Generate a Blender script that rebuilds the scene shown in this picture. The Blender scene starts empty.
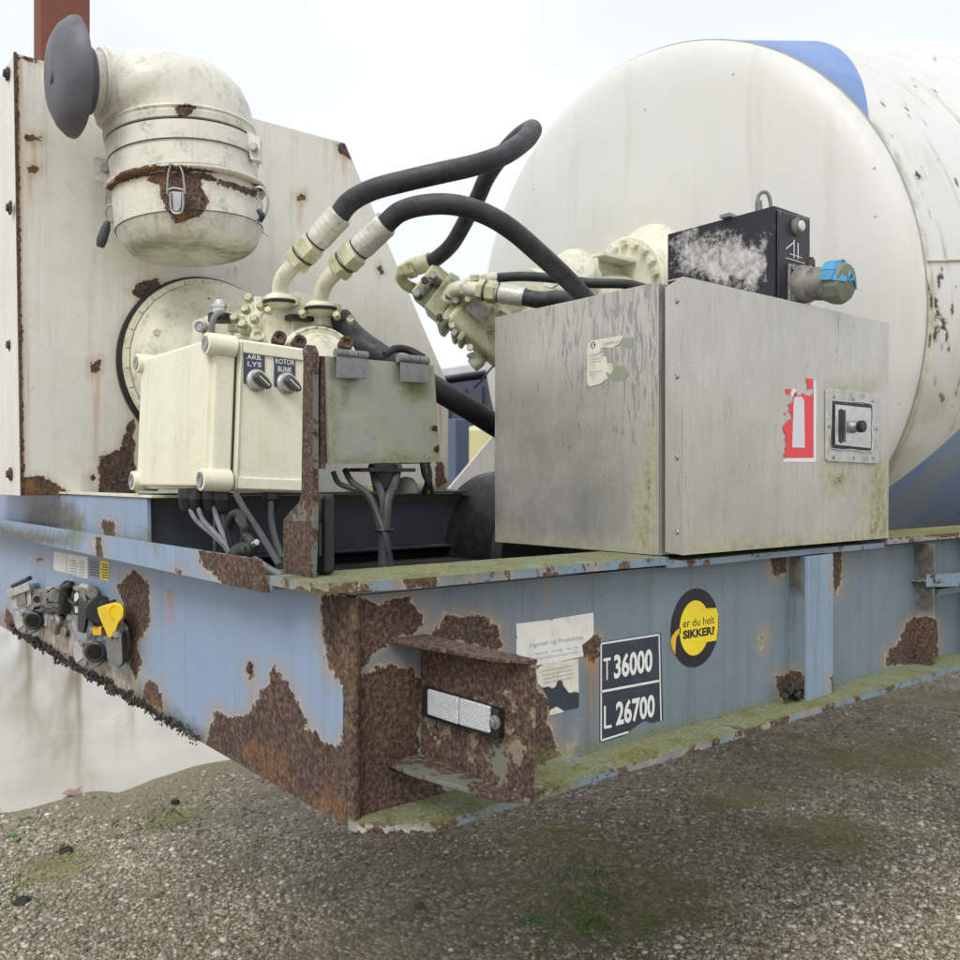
import bpy, math, random
import numpy as np
from mathutils import Vector, Matrix

random.seed(7); RNG = np.random.default_rng(7)
scene = bpy.context.scene
COL = scene.collection
PI = math.pi

# ------------------------------------------------------------------ camera
YAW = math.radians(50.8)
FWD = np.array([-math.sin(YAW), math.cos(YAW), 0.0]); RGT = np.array([math.cos(YAW), math.sin(YAW), 0.0]); UP = np.array([0, 0, 1.0])
CAM = np.array([1.16367, -0.70285, 1.526]); FOC = 896.0
cd = bpy.data.cameras.new('camera'); cam = bpy.data.objects.new('camera', cd); COL.objects.link(cam)
cam.location = CAM; cam.rotation_euler = (PI/2, 0, YAW)
cd.sensor_width = 36; cd.lens = FOC/960*36; cd.clip_start = 0.05; cd.clip_end = 2000
cd.dof.use_dof = True; cd.dof.focus_distance = 1.75; cd.dof.aperture_fstop = 8
scene.camera = cam

# ------------------------------------------------------------------ world: bright overcast sky
w = bpy.data.worlds.new('World'); scene.world = w; w.use_nodes = True
nt = w.node_tree; nt.nodes.clear()
out = nt.nodes.new('ShaderNodeOutputWorld'); bg = nt.nodes.new('ShaderNodeBackground')
sky = nt.nodes.new('ShaderNodeTexSky'); sky.sky_type = 'NISHITA'; sky.sun_disc = False
SUN_EL, SUN_AZ = math.radians(48), math.radians(150)      # azimuth clockwise from +Y
sky.sun_elevation = SUN_EL; sky.sun_rotation = SUN_AZ; sky.dust_density = 3.0
tc = nt.nodes.new('ShaderNodeTexCoord'); nz = nt.nodes.new('ShaderNodeTexNoise'); nz.inputs['Scale'].default_value = 3.0; nz.inputs['Detail'].default_value = 5
mp = nt.nodes.new('ShaderNodeMapping'); mp.inputs['Scale'].default_value = (1, 1, 2.5)
rp = nt.nodes.new('ShaderNodeValToRGB'); rp.color_ramp.elements[0].position = .3; rp.color_ramp.elements[0].color = (7.6, 7.95, 8.5, 1); rp.color_ramp.elements[1].position = .7; rp.color_ramp.elements[1].color = (8.2, 8.35, 8.6, 1)
mx = nt.nodes.new('ShaderNodeMix'); mx.data_type = 'RGBA'; mx.inputs[0].default_value = .93
nt.links.new(tc.outputs['Generated'], mp.inputs[0]); nt.links.new(mp.outputs[0], nz.inputs['Vector']); nt.links.new(nz.outputs[0], rp.inputs[0])
nt.links.new(sky.outputs[0], mx.inputs[6]); nt.links.new(rp.outputs[0], mx.inputs[7]); nt.links.new(mx.outputs[2], bg.inputs[0])
bg.inputs[1].default_value = 0.10
nt.links.new(bg.outputs[0], out.inputs[0])

sl = bpy.data.lights.new('sun', 'SUN'); sl.energy = 1.5; sl.angle = math.radians(28); sl.color = (1, .97, .92)
so = bpy.data.objects.new('sun', sl); COL.objects.link(so); so['kind'] = 'structure'
sd = Vector((math.sin(SUN_AZ)*math.cos(SUN_EL), math.cos(SUN_AZ)*math.cos(SUN_EL), math.sin(SUN_EL)))
so.rotation_euler = sd.to_track_quat('Z', 'Y').to_euler(); so.location = (3, -4, 6)
vs = scene.view_settings; vs.view_transform = 'Standard'; vs.look = 'None'; vs.exposure = 0.37; vs.gamma = 1

# ------------------------------------------------------------------ survey: where a sight line meets a plane
def ray(px, py): return FWD + (px-480)/FOC*RGT + (480-py)/FOC*UP
def atx(px, py, x): d = ray(px, py); return Vector(CAM + (x-CAM[0])/d[0]*d)
def aty(px, py, y): d = ray(px, py); return Vector(CAM + (y-CAM[1])/d[1]*d)
def atz(px, py, z): d = ray(px, py); return Vector(CAM + (z-CAM[2])/d[2]*d)
def att(px, py, t): return Vector(CAM + t*ray(px, py))
def crop(s, ox, oy, pts): return [(x/s+ox, y/s+oy) for x, y in pts]
def project(V):
    v = V - CAM; t = v @ FWD; t = np.where(np.abs(t) < .05, .05, t)
    return np.stack([480+FOC*(v @ RGT)/t, 480-FOC*v[:, 2]/t], 1), t

# ------------------------------------------------------------------ materials
def hexc(h):
    c = [int(h[i:i+2], 16)/255 for i in (0, 2, 4)]
    return tuple((v/12.92 if v <= .04045 else ((v+.055)/1.055)**2.4) for v in c) + (1,)
class Graph:
    def __init__(s, name):
        s.m = bpy.data.materials.new(name); s.m.use_nodes = True; s.t = s.m.node_tree; s.t.nodes.clear()
        s.out = s.t.nodes.new('ShaderNodeOutputMaterial'); s.b = s.t.nodes.new('ShaderNodeBsdfPrincipled')
        s.t.links.new(s.b.outputs[0], s.out.inputs[0]); s.c = s.t.nodes.new('ShaderNodeTexCoord').outputs['Object']
    def set(s, sock, v):
        if isinstance(v, bpy.types.NodeSocket): s.t.links.new(v, sock)
        else: sock.default_value = v
    def noise(s, scale, detail=6, rough=.6, dist=0, vec=None, sc=None, col=False):
        n = s.t.nodes.new('ShaderNodeTexNoise'); v = vec or s.c
        if sc:
            m = s.t.nodes.new('ShaderNodeMapping'); m.inputs['Scale'].default_value = sc; s.set(m.inputs[0], v); v = m.outputs[0]
        s.set(n.inputs['Vector'], v); n.inputs['Scale'].default_value = scale; n.inputs['Detail'].default_value = detail
        n.inputs['Roughness'].default_value = rough; n.inputs['Distortion'].default_value = dist
        return n.outputs[1] if col else n.outputs[0]
    def vor(s, scale, feature='F1', out=0, vec=None):
        n = s.t.nodes.new('ShaderNodeTexVoronoi'); n.feature = feature; n.inputs['Scale'].default_value = scale; s.set(n.inputs['Vector'], vec or s.c); return n.outputs[out]
    def math(s, op, a, b=0., c=None, clamp=False):
        n = s.t.nodes.new('ShaderNodeMath'); n.operation = op; n.use_clamp = clamp; s.set(n.inputs[0], a); s.set(n.inputs[1], b)
        if c is not None: s.set(n.inputs[2], c)
        return n.outputs[0]
    def rng(s, v, a, b, lo=0., hi=1., smooth=False):
        n = s.t.nodes.new('ShaderNodeMapRange'); n.interpolation_type = 'SMOOTHSTEP' if smooth else 'LINEAR'
        s.set(n.inputs[0], v); n.inputs[1].default_value = a; n.inputs[2].default_value = b; n.inputs[3].default_value = lo; n.inputs[4].default_value = hi
        return n.outputs[0]
    def mix(s, f, a, b, mode='MIX'):
        n = s.t.nodes.new('ShaderNodeMix'); n.data_type = 'RGBA'; n.blend_type = mode; s.set(n.inputs[0], f); s.set(n.inputs[6], a); s.set(n.inputs[7], b); return n.outputs[2]
    def ramp(s, v, stops):
        n = s.t.nodes.new('ShaderNodeValToRGB'); e = n.color_ramp.elements
        while len(e) < len(stops): e.new(.5)
        for i, (p, c) in enumerate(stops): e[i].position = p; e[i].color = c
        s.set(n.inputs[0], v); return n.outputs[0]
    def attr(s, name):
        n = s.t.nodes.new('ShaderNodeAttribute'); n.attribute_name = name; return n.outputs['Fac']
    def upness(s):
        g = s.t.nodes.new('ShaderNodeNewGeometry'); x = s.t.nodes.new('ShaderNodeSeparateXYZ'); s.set(x.inputs[0], g.outputs['Normal']); return x.outputs[2]
    def bump(s, h, strength=.5, dist=.002, normal=None):
        n = s.t.nodes.new('ShaderNodeBump'); n.inputs['Strength'].default_value = strength; n.inputs['Distance'].default_value = dist; s.set(n.inputs['Height'], h)
        if normal: s.set(n.inputs['Normal'], normal)
        return n.outputs[0]
    def done(s, col, rough, metal=0., normal=None, spec=.5, coat=0):
        s.set(s.b.inputs['Base Color'], col); s.set(s.b.inputs['Roughness'], rough); s.set(s.b.inputs['Metallic'], metal)
        s.b.inputs['Specular IOR Level'].default_value = spec
        if normal: s.set(s.b.inputs['Normal'], normal)
        return s.m

def rust_colour(g, dark=0.):
    a = g.noise(125, 4, .7); b = g.noise(22, 5, .6)
    c = g.ramp(a, [(.36, (.026, .015, .013, 1)), (.47, (.066, .040, .032, 1)), (.58, (.125, .080, .060, 1)), (.72, (.26, .19, .145, 1))])
    c = g.mix(g.math('MULTIPLY', g.rng(g.noise(11, 6, .6), .42, .62), .55), c, g.ramp(a, [(.38, (.05, .03, .022, 1)), (.52, (.135, .080, .052, 1)), (.7, (.27, .185, .125, 1))]))
    o = g.ramp(a, [(.3, (.085, .038, .02, 1)), (.55, (.20, .10, .042, 1)), (.75, (.36, .22, .11, 1))])
    c = g.mix(g.math('MULTIPLY', g.rng(b, .58, .74), .7), c, o)
    return g.mix(g.math('MULTIPLY', g.attr('orange'), g.rng(g.noise(30, 7, .7), .38, .58)), c, o)

def weathered(name, col, col2, rough=.45, streak=.35, scol=hexc('6d6a55'), speck=.35, chips=0., moss=0., metal=0., big=2.5, blotch=.6, stscale=26, mosscol=None, edge=.03, oily=0):
    g = Graph(name)
    base = g.mix(g.math('MULTIPLY', g.rng(g.noise(big, 7, .62), .35, .7), blotch), hexc(col), hexc(col2))
    base = g.mix(g.math('MULTIPLY', g.rng(g.noise(big*9, 5), .45, .75), blotch*.5), base, hexc(col2))
    st = g.noise(1, 7, .6, sc=(stscale, stscale, 1.3)); st2 = g.noise(1, 4, .6, sc=(stscale*3.5, stscale*3.5, 3))
    sm = g.math('MULTIPLY', g.rng(st, .50, .74), g.rng(st2, .35, .65))
    base = g.mix(g.math('MULTIPLY', sm, streak), base, scol)
    fine = g.rng(g.noise(130, 4, .7), .56, .72); fine2 = g.rng(g.noise(14, 5), .42, .62)
    base = g.mix(g.math('MULTIPLY', g.math('MULTIPLY', fine, fine2), speck), base, scol)
    if oily: base = g.mix(g.math('MULTIPLY', g.math('MULTIPLY', g.rng(g.noise(16, 8, .72, .5), .50, .66), g.rng(g.noise(75, 5, .7), .36, .60)), oily), base, hexc('4a4530'))
    # grime attribute
    gr = g.math('SUBTRACT', g.attr('grime'), .1)
    grm = g.rng(g.math('ADD', gr, g.math('MULTIPLY', g.math('SUBTRACT', g.noise(28, 7, .7), .5), .05)), -.012, .022)
    base = g.mix(g.math('MULTIPLY', grm, .88), base, g.ramp(g.noise(45, 5), [(.35, hexc('3a342c')), (.65, hexc('6b6557'))]))
    # light mud / bare filler
    md = g.math('SUBTRACT', g.attr('mud'), .1)
    mdm = g.rng(g.math('ADD', md, g.math('MULTIPLY', g.math('SUBTRACT', g.noise(30, 7, .7), .5), .05)), -.008, .016)
    base = g.mix(g.math('MULTIPLY', mdm, .9), base, g.ramp(g.noise(35, 6), [(.3, hexc('5f5148')), (.5, hexc('9a8f82')), (.7, hexc('c2bcae'))]))
    # rust
    r = g.math('SUBTRACT', g.attr('rust'), .1); r0 = r
    if chips:
        cn = g.noise(17, 9, .72)
        r0 = r; r = g.math('MAXIMUM', r, g.rng(cn, .80-chips, 1.0-chips, -.12, .04))
    n1 = g.math('MULTIPLY', g.math('SUBTRACT', g.noise(32, 8, .68), .5), edge); n2 = g.math('ADD', g.math('MULTIPLY', g.math('SUBTRACT', g.noise(150, 3), .5), .006), g.math('MULTIPLY', g.math('SUBTRACT', g.noise(68, 5, .75), .5), .026))
    rv = g.math('ADD', r, g.math('ADD', n1, n2))
    mask = g.rng(rv, -.0006, .0008)
    halo = g.math('MULTIPLY', g.rng(g.math('ADD', r0, g.math('MULTIPLY', g.math('SUBTRACT', st2, .5), .05)), -.030, .004, smooth=True), .42)
    base = g.mix(halo, base, hexc('a98c62'))
    lip = g.math('MULTIPLY', g.rng(rv, -.0045, -.0008), g.rng(g.noise(40, 5, .7), .4, .62, .05, .7))
    base = g.mix(lip, base, hexc('cfc4a8') if metal < .5 else hexc('8a8473'))
    rc = rust_colour(g)
    colr = g.mix(mask, base, rc)
    # drips below rust
    dr = g.math('MULTIPLY', g.math('SUBTRACT', g.attr('drip'), 0.), g.rng(g.noise(1, 5, sc=(60, 60, 5)), .35, .6))
    colr = g.mix(g.math('MULTIPLY', dr, 1.25, clamp=True), colr, hexc('b3742f'))
    # moss and algae
    ms = g.math('SUBTRACT', g.attr('moss'), .1)
    mv = g.math('ADD', ms, g.math('MULTIPLY', g.math('SUBTRACT', g.noise(26, 8, .7), .5), .07))
    mm = g.rng(mv, -.014, .022)
    if moss: mm = g.math('MAXIMUM', mm, g.math('MULTIPLY', g.rng(g.upness(), .5, .9), g.rng(g.noise(9, 7, .65), .62-moss*.4, .75-moss*.4)))
    mc = g.ramp(g.noise(150, 7, .7), [(.3, hexc('3c3d22')), (.5, hexc('727540')), (.7, hexc('989a66'))]) if not mosscol else mosscol
    colr = g.mix(g.math('MULTIPLY', mm, .85), colr, mc)
    rg = g.mix(mask, (rough, rough, rough, 1), (.88, .88, .88, 1)); rg = g.mix(mm, rg, (.9, .9, .9, 1))
    rg2 = g.math('ADD', rg, g.rng(g.noise(40, 4), .3, .7, -.08, .10))
    h = g.math('ADD', g.math('MULTIPLY', mask, -.6), g.math('MULTIPLY', mask, g.math('MULTIPLY', g.noise(170, 5, .7), 1.6)))
    h = g.math('ADD', h, g.math('MULTIPLY', g.noise(70, 4), .12)); h = g.math('ADD', h, g.math('MULTIPLY', mm, g.math('MULTIPLY', g.noise(260, 3), .8)))
    mt = g.math('MULTIPLY', g.math('SUBTRACT', 1., g.math('MAXIMUM', mask, mm)), metal) if metal else 0.
    return g.done(colr, rg2, mt, g.bump(h, .8, .0022))

def simple(name, col, rough=.5, metal=0., vary=.35, dirt=None, dirtamt=.3, scale=40, bump=.25):
    g = Graph(name); c = hexc(col); d = hexc(dirt) if dirt else tuple(v*.45 for v in c[:3])+(1,)
    k = g.mix(g.math('MULTIPLY', g.rng(g.noise(scale, 7, .68), .4, .68), vary), c, tuple(min(1, v*1.5+.01) for v in c[:3])+(1,))
    k = g.mix(g.math('MULTIPLY', g.rng(g.noise(scale*.6, 7, .7, .4), .48, .66), dirtamt), k, d)
    return g.done(k, g.rng(g.noise(scale, 4), .3, .7, max(.05, rough-.1), min(1, rough+.14)), metal, g.bump(g.noise(scale*4, 4), bump, .001))

M = {}
M['hood'] = weathered('cream_hood_paint', 'e3e1d9', 'd3d1c3', .42, .40, hexc('8a8466'), .50, chips=.18, oily=.12)
M['cream'] = weathered('cream_cast_paint', 'e8e6d6', 'd2cfae', .42, .12, hexc('77734f'), .6, chips=.28, moss=.05, stscale=9, big=6, oily=.55)
M['creamdirty'] = weathered('dirty_cream_cast_paint', 'dedcc0', 'a5a478', .5, .25, hexc('5b5838'), .8, chips=.29, moss=.25, stscale=9, big=7, blotch=.9, oily=.95)
M['filter'] = weathered('filter_paint', 'e4e2d7', 'cdcbb9', .36, .5, hexc('6f6c50'), .7, chips=.22, oily=.5)
M['hinge'] = simple('dull_hinge_steel', '7b807f', .45, .35, .4, '4a4d48', .5)
M['sleeve'] = weathered('painted_sleeve', 'dddcd2', 'b9b9b2', .36, .1, hexc('6f6d60'), .6, metal=.25, stscale=9, big=8, oily=.5)
M['box'] = weathered('cream_plastic', 'eae7d2', 'dedbbc', .42, .35, hexc('8d8658'), .45, oily=.16, chips=.17)
M['blue'] = weathered('blue_frame_paint', '94a8c3', '8095b0', .42, .55, hexc('606a70'), .4, big=1.6)
M['bluegrey'] = weathered('faded_blue_grey_paint', '7c8a95', '66757a', .45, .55, hexc('484f4b'), .6, big=2.8)
M['stiff'] = weathered('stiffener_paint', '8a9fb5', '71838f', .42, .6, hexc('4f5a60'), .6, big=3)
M['flange'] = weathered('mossy_flange_paint', '7d91a8', '6a7a7c', .55, .5, hexc('4f4f3a'), .8, chips=.38, moss=.78)
M['rust'] = weathered('rusted_steel', '65706e', '77725a', .8, .5, hexc('4b3b30'), .8, chips=.46, edge=.05)
M['rustall'] = weathered('heavily_rusted_steel', '6b5147', '54392f', .88, .6, hexc('3a2c26'), .8, chips=.62, edge=.05)
M['dark'] = weathered('dark_frame_paint', '3a404c', '474d57', .5, .4, hexc('66685f'), .5, chips=.20, moss=.3)
M['steelbox'] = weathered('galvanised_lid', '979c98', 'a6a884', .42, .6, hexc('b4b48e'), .6, metal=.35, big=9, oily=.3)
M['grey'] = simple('grey_pole', '6e706a', .6, 0, .5, '3e3a30', .6)
M['hole'] = simple('dark_bore', '08080a', .8, 0, .1, None, 0)
M['knob'] = simple('grey_green_knob', '4a4e43', .45, 0, .4, '2b2d28', .4)
M['rubber'] = simple('black_rubber_hose', '2b2c30', .55, 0, .8, '5a5a5c', .45, 30, .5)
def rubber():
    g = Graph('dusty_black_rubber'); c = g.mix(g.rng(g.noise(30, 7, .7), .4, .7), hexc('242529'), hexc('38393d'))
    c = g.mix(g.math('MULTIPLY', g.rng(g.upness(), .2, .95), g.rng(g.noise(18, 7, .7), .38, .66, .1, .8)), c, hexc('74736f'))
    c = g.mix(g.math('MULTIPLY', g.rng(g.noise(190, 4, .8), .62, .72), .6), c, hexc('96948c'))
    return g.done(c, g.rng(g.noise(24, 5), .3, .7, .42, .68), 0., g.bump(g.math('ADD', g.noise(110, 5), g.math('MULTIPLY', g.noise(12, 4), .8)), .5, .0016))
M['rubber'] = rubber()
M['blackp'] = simple('black_plastic', '1c1d20', .42, 0, .5, '4c4a44', .35)
M['cable'] = simple('grey_cable', '3a3c3e', .5, 0, .4, '2c2c2a', .4)
M['cablelight'] = simple('pale_grey_cable', '75777a', .5, 0, .4, '3c3c3a', .5)
M['galv'] = simple('dull_zinc', '9b9d9c', .42, .7, .5, '55524a', .5)
M['alu'] = simple('dirty_aluminium', '8f8c86', .5, .55, .5, '45403a', .65, 60, .6)
M['alulight'] = simple('cast_grey_metal', 'bcbcb8', .45, .4, .4, '5e5a52', .5, 60, .5)
M['chrome'] = simple('polished_steel', 'c6c6c2', .25, .9, .3, '77746a', .35)
M['yellow'] = simple('yellow_plastic', 'e8c31c', .4, 0, .3, 'a07c10', .3)
M['white'] = simple('white_plastic', 'd8d8d4', .45, 0, .2, '8d8a80', .3)
M['capgrey'] = simple('grey_rubber_cap', '54555c', .5, 0, .6, '7a7a7e', .35, 14, .3)
M['dirt'] = simple('black_dirt_crust', '2a2826', .95, 0, .6, '575149', .5, 60, 1.)
M['reddots'] = simple('rust_pole_paint', '6b3e30', .7, 0, .4, '8f4a35', .6, 160, .5)
M['bluecap'] = simple('sky_blue_cap', '4a94c0', .5, 0, .3, '4b6a52', .3, 30)
M['tape'] = simple('green_grey_tape', '71796a', .6, 0, .4, '4a5040', .6, 40, 1.)
M['paper'] = simple('old_white_label', 'deded8', .6, 0, .2, 'b5b2a6', .5, 40, .1)
M['papertorn'] = simple('torn_label_paper', 'd3d2c2', .7, 0, .3, 'a39c7c', .5, 60, .4)
M['ink'] = simple('faint_ink', '8d9398', .7, 0, .1, None, 0)
M['slate'] = simple('slate_print', '2e3642', .5, 0, .3, '4e5964', .3, 40, .1)
M['printwhite'] = simple('white_print', 'e6e8e6', .5, 0, .1, 'b4b6b0', .2, 40, .1)
M['printblack'] = simple('black_print', '1b1c24', .45, 0, .2, '30323a', .3, 40, .1)
M['printyellow'] = simple('yellow_print', 'efd62c', .45, 0, .15, 'cfae20', .25, 20, .1)
M['printorange'] = simple('orange_print', 'e9b52e', .45, 0, .1, 'd09a30', .2)
M['printred'] = simple('red_print', 'e2454c', .5, 0, .1, 'c8383c', .2, 40, .1)
M['printgrey'] = simple('pale_grey_print', 'd4d6de', .5, 0, .1, 'bcbec4', .2, 40, .1)
M['navy'] = simple('navy_label', '3f4358', .5, 0, .2, '6a6d7a', .3, 60, .1)
M['deck'] = simple('dirty_shaded_deck', '34342f', .9, 0, .5, '5a5840', .5, 14, 1.)  # dark tone carries the shade inside the frame, plus dirt

def stainless():
    g = Graph('weathered_stainless')
    base = g.mix(g.rng(g.noise(2.2, 7, .62), .35, .68), hexc('cbc9c1'), hexc('b9b7b0'))
    st = g.noise(1, 8, .65, sc=(30, 30, 1.6)); br = g.noise(1, 5, .6, sc=(210, 210, 10))
    base = g.mix(g.math('MULTIPLY', g.rng(st, .42, .7), .22), base, hexc('d6d3ca'))
    base = g.mix(g.math('MULTIPLY', g.rng(br, .42, .7), .22), base, hexc('8c8980'))
    sp = g.rng(g.noise(210, 4, .75), .56, .70); base = g.mix(g.math('MULTIPLY', sp, .34), base, hexc('77746b')); base = g.mix(g.math('MULTIPLY', g.rng(g.noise(26, 8, .75), .46, .66), .10), base, hexc('8a877e'))
    # trickle marks on the front panel
    tr = g.math('ADD', g.noise(1, 6, .68, 1.2, sc=(75, 75, 12)), g.math('MULTIPLY', g.attr('trickle'), .135)); trm = g.rng(tr, .645, .67)
    base = g.mix(g.math('MULTIPLY', trm, .55), base, hexc('7d7878'))
    # greyer blotches towards the lower left of the end panel
    gl = g.math('MULTIPLY', g.attr('blotch'), g.rng(g.noise(7, 7, .7), .40, .62)); base = g.mix(g.math('MULTIPLY', gl, .55), base, hexc('8c8f8f'))
    ms = g.math('SUBTRACT', g.attr('moss'), .1)
    mv = g.math('ADD', ms, g.math('MULTIPLY', g.math('SUBTRACT', g.noise(1, 8, .7, sc=(40, 40, 9)), .5), .09))
    mm = g.rng(mv, -.03, .03); base = g.mix(g.math('MULTIPLY', mm, .62), base, g.ramp(g.noise(50, 6), [(.35, hexc('6a6434')), (.6, hexc('a19e55')), (.8, hexc('c6c27c'))]))
    dk = g.rng(mv, .016, .04); base = g.mix(g.math('MULTIPLY', dk, g.math('MULTIPLY', g.rng(g.noise(80, 6, .7), .45, .6), .7)), base, hexc('3f3b22'))
    rg = g.rng(g.noise(1, 5, .6, sc=(60, 60, 12)), .3, .7, .30, .46); rg = g.math('ADD', rg, g.math('MULTIPLY', mm, .2))
    return g.done(base, rg, g.math('MULTIPLY', g.math('SUBTRACT', 1., mm), .50), g.bump(g.math('ADD', g.noise(230, 3), g.math('MULTIPLY', trm, -.5)), .35, .0012))
M['inox'] = stainless()

def receiver_mat():
    g = Graph('peeling_black_paint')
    n = g.noise(1, 10, .72, .8, sc=(16, 16, 16)); n2 = g.noise(70, 6, .75); wn = g.attr('worn')
    v = g.math('ADD', g.math('MULTIPLY', wn, .36), g.math('ADD', g.math('MULTIPLY', n, .75), g.math('MULTIPLY', n2, .35)))
    v = g.math('ADD', v, g.math('MULTIPLY', g.math('SUBTRACT', g.noise(38, 8, .8), .5), .55)); m = g.rng(v, .66, .82)
    c = g.mix(m, hexc('23242c'), g.ramp(g.noise(45, 6), [(.35, hexc('8f8d8a')), (.6, hexc('c4c3bf'))]))
    c = g.mix(g.math('MULTIPLY', g.rng(g.upness(), .4, .8), .8), c, hexc('b9b8b4'))
    return g.done(c, g.rng(m, 0, 1, .45, .8), 0., g.bump(g.math('ADD', n2, m), .4, .0015))
M['receiver'] = receiver_mat()

def drum_mat():
    g = Graph('drum_paint')
    base = g.mix(g.rng(g.noise(1.3, 6), .35, .7), hexc('dbdbd7'), hexc('cfd0ca'))
    bl = g.attr('bluepaint'); base = g.mix(g.rng(bl, .485, .515), base, g.mix(g.rng(g.noise(3, 5), .4, .7), hexc('6c8bc2'), hexc('5c7cb2')))
    # dirt runs follow the drum surface
    ang = g.attr('angle'); s = g.attr('along')
    cx = g.t.nodes.new('ShaderNodeCombineXYZ'); g.set(cx.inputs[0], ang); g.set(cx.inputs[1], s)
    n = g.noise(1, 8, .66, .3, vec=cx.outputs[0], sc=(1.3, 11, 1)); n2 = g.noise(1, 8, .7, .3, vec=cx.outputs[0], sc=(6, 42, 1))
    a = g.math('MULTIPLY', g.rng(n, .54, .68), g.rng(g.noise(2.2, 4), .34, .52)); side = g.attr('side')
    base = g.mix(g.math('MULTIPLY', a, g.math('MULTIPLY', side, .85)), base, hexc('84815c'))
    d = g.math('MULTIPLY', g.rng(n2, .605, .63), g.rng(g.noise(5, 4), .47, .55)); base = g.mix(g.math('MULTIPLY', d, g.math('MULTIPLY', side, .85)), base, hexc('4a3f26'))
    st = g.noise(1, 6, .6, sc=(11, 11, .8)); base = g.mix(g.math('MULTIPLY', g.rng(st, .55, .8), .30), base, hexc('a09d84'))
    sp = g.math('MULTIPLY', g.rng(g.vor(9), .055, .03), 1.); base = g.mix(g.math('MULTIPLY', sp, .7), base, hexc('7c5a3a'))
    rr_ = g.math('ADD', g.math('SUBTRACT', g.attr('rust'), .1), g.math('MULTIPLY', g.math('SUBTRACT', g.noise(45, 7, .7), .5), .02))
    base = g.mix(g.math('MULTIPLY', g.rng(rr_, -.006, .0), .35), base, hexc('8f8b62')); base = g.mix(g.rng(rr_, -.001, .001), base, hexc('3f3a22'))
    sm = g.math('MULTIPLY', g.attr('seam'), g.rng(g.noise(14, 6), .35, .6)); base = g.mix(g.math('MULTIPLY', sm, .7), base, hexc('6b683c'))
    base = g.mix(g.math('MULTIPLY', g.attr('lowdirt'), g.rng(g.noise(6, 6), .3, .6)), base, hexc('a5a47c'))
    return g.done(base, g.rng(g.noise(20, 4), .3, .7, .38, .52), 0., g.bump(g.noise(3, 5), .15, .01))
M['drum'] = drum_mat()

def ground_mat():
    g = Graph('wet_gravel_ground')
    v1 = g.vor(55, out=1); x = g.t.nodes.new('ShaderNodeSeparateColor'); g.set(x.inputs[0], v1)
    st = g.ramp(x.outputs[0], [(0, hexc('70664f')), (.3, hexc('958a70')), (.55, hexc('a89b7d')), (.8, hexc('c0b69e')), (1, hexc('dcd6c8'))])
    edge = g.rng(g.vor(55, 'DISTANCE_TO_EDGE'), 0, .10); st = g.mix(edge, hexc('5b5548'), st)
    soil = g.ramp(g.noise(9, 9, .75), [(.3, hexc('544c3d')), (.5, hexc('786e5a')), (.7, hexc('a0957d'))])
    base = g.mix(g.rng(g.noise(2.3, 7, .65), .38, .62), st, soil)
    mo = g.rng(g.math('ADD', g.math('MULTIPLY', g.attr('moss'), .38), g.noise(3.2, 8, .72)), .70, .90)
    base = g.mix(g.math('MULTIPLY', mo, g.rng(g.noise(24, 7, .75), .36, .56, .1, .8)), base, g.ramp(g.noise(70, 7, .7), [(.33, hexc('4a4a26')), (.5, hexc('74763a')), (.68, hexc('989a58'))]))
    base = g.mix(g.math('MULTIPLY', g.attr('wet'), .8), base, hexc('7d745c'))
    h = g.math('ADD', g.math('MULTIPLY', g.vor(55), -1.), g.math('MULTIPLY', g.noise(90, 5), .6))
    return g.done(base, g.rng(g.noise(3, 6), .35, .65, .55, .9), 0., g.bump(h, .8, .012))
M['leafred'] = simple('dead_leaf_red', '9c7466', .6, 0, .3, '7a4a3c', .4)
M['ground'] = ground_mat()
def stone_mat():
    g = Graph('gravel_stones'); a = g.attr('stone')
    c = g.ramp(a, [(0, hexc('544b3e')), (.16, hexc('7d725f')), (.36, hexc('9b9382')), (.54, hexc('aaa08c')), (.72, hexc('b6afa0')), (.88, hexc('cbc3b0')), (.97, hexc('e4dfd2'))])
    c = g.mix(g.math('MULTIPLY', g.rng(g.noise(120, 4), .4, .7), .25), c, hexc('6f6558'))
    mo = g.rng(g.math('ADD', g.math('MULTIPLY', g.attr('moss'), .38), g.noise(3.2, 8, .72)), .66, .82)
    c = g.mix(g.math('MULTIPLY', mo, .8), c, hexc('77783c')); c = g.mix(g.math('MULTIPLY', g.rng(g.noise(1.1, 7, .62), .46, .60), .34), c, hexc('6b614f'))
    return g.done(c, .62, 0., g.bump(g.noise(300, 3), .3, .001))
M['stone'] = stone_mat()
def puddle_mat():
    g = Graph('muddy_puddle_water')
    c = g.ramp(g.noise(.9, 6, .6), [(.3, hexc('857b55')), (.55, hexc('a0977a')), (.72, hexc('b0a990'))])
    g.b.inputs['Coat Weight'].default_value = 1.0; g.b.inputs['Coat Roughness'].default_value = .07; g.b.inputs['Coat IOR'].default_value = 1.42
    return g.done(c, .10, 0., g.bump(g.noise(4, 3), .05, .01), .6)
M['water'] = puddle_mat()
def glassy():
    g = Graph('white_reflector_lens'); w_ = g.t.nodes.new('ShaderNodeTexBrick'); w_.inputs['Scale'].default_value = 120
    w_.inputs['Color1'].default_value = hexc('d4d8da'); w_.inputs['Color2'].default_value = hexc('bcc1c5'); w_.inputs['Mortar'].default_value = hexc('a2a7ac'); w_.inputs['Row Height'].default_value = .5; w_.inputs['Brick Width'].default_value = .5; w_.inputs['Mortar Size'].default_value = .06
    mpn = g.t.nodes.new('ShaderNodeMapping'); mpn.inputs['Rotation'].default_value = (PI/2, 0, 0); g.set(mpn.inputs[0], g.c); g.set(w_.inputs['Vector'], mpn.outputs[0])
    return g.done(w_.outputs[0], .12, 0., g.bump(w_.outputs[1], .3, .002), .8)
M['lens'] = glassy()

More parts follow.
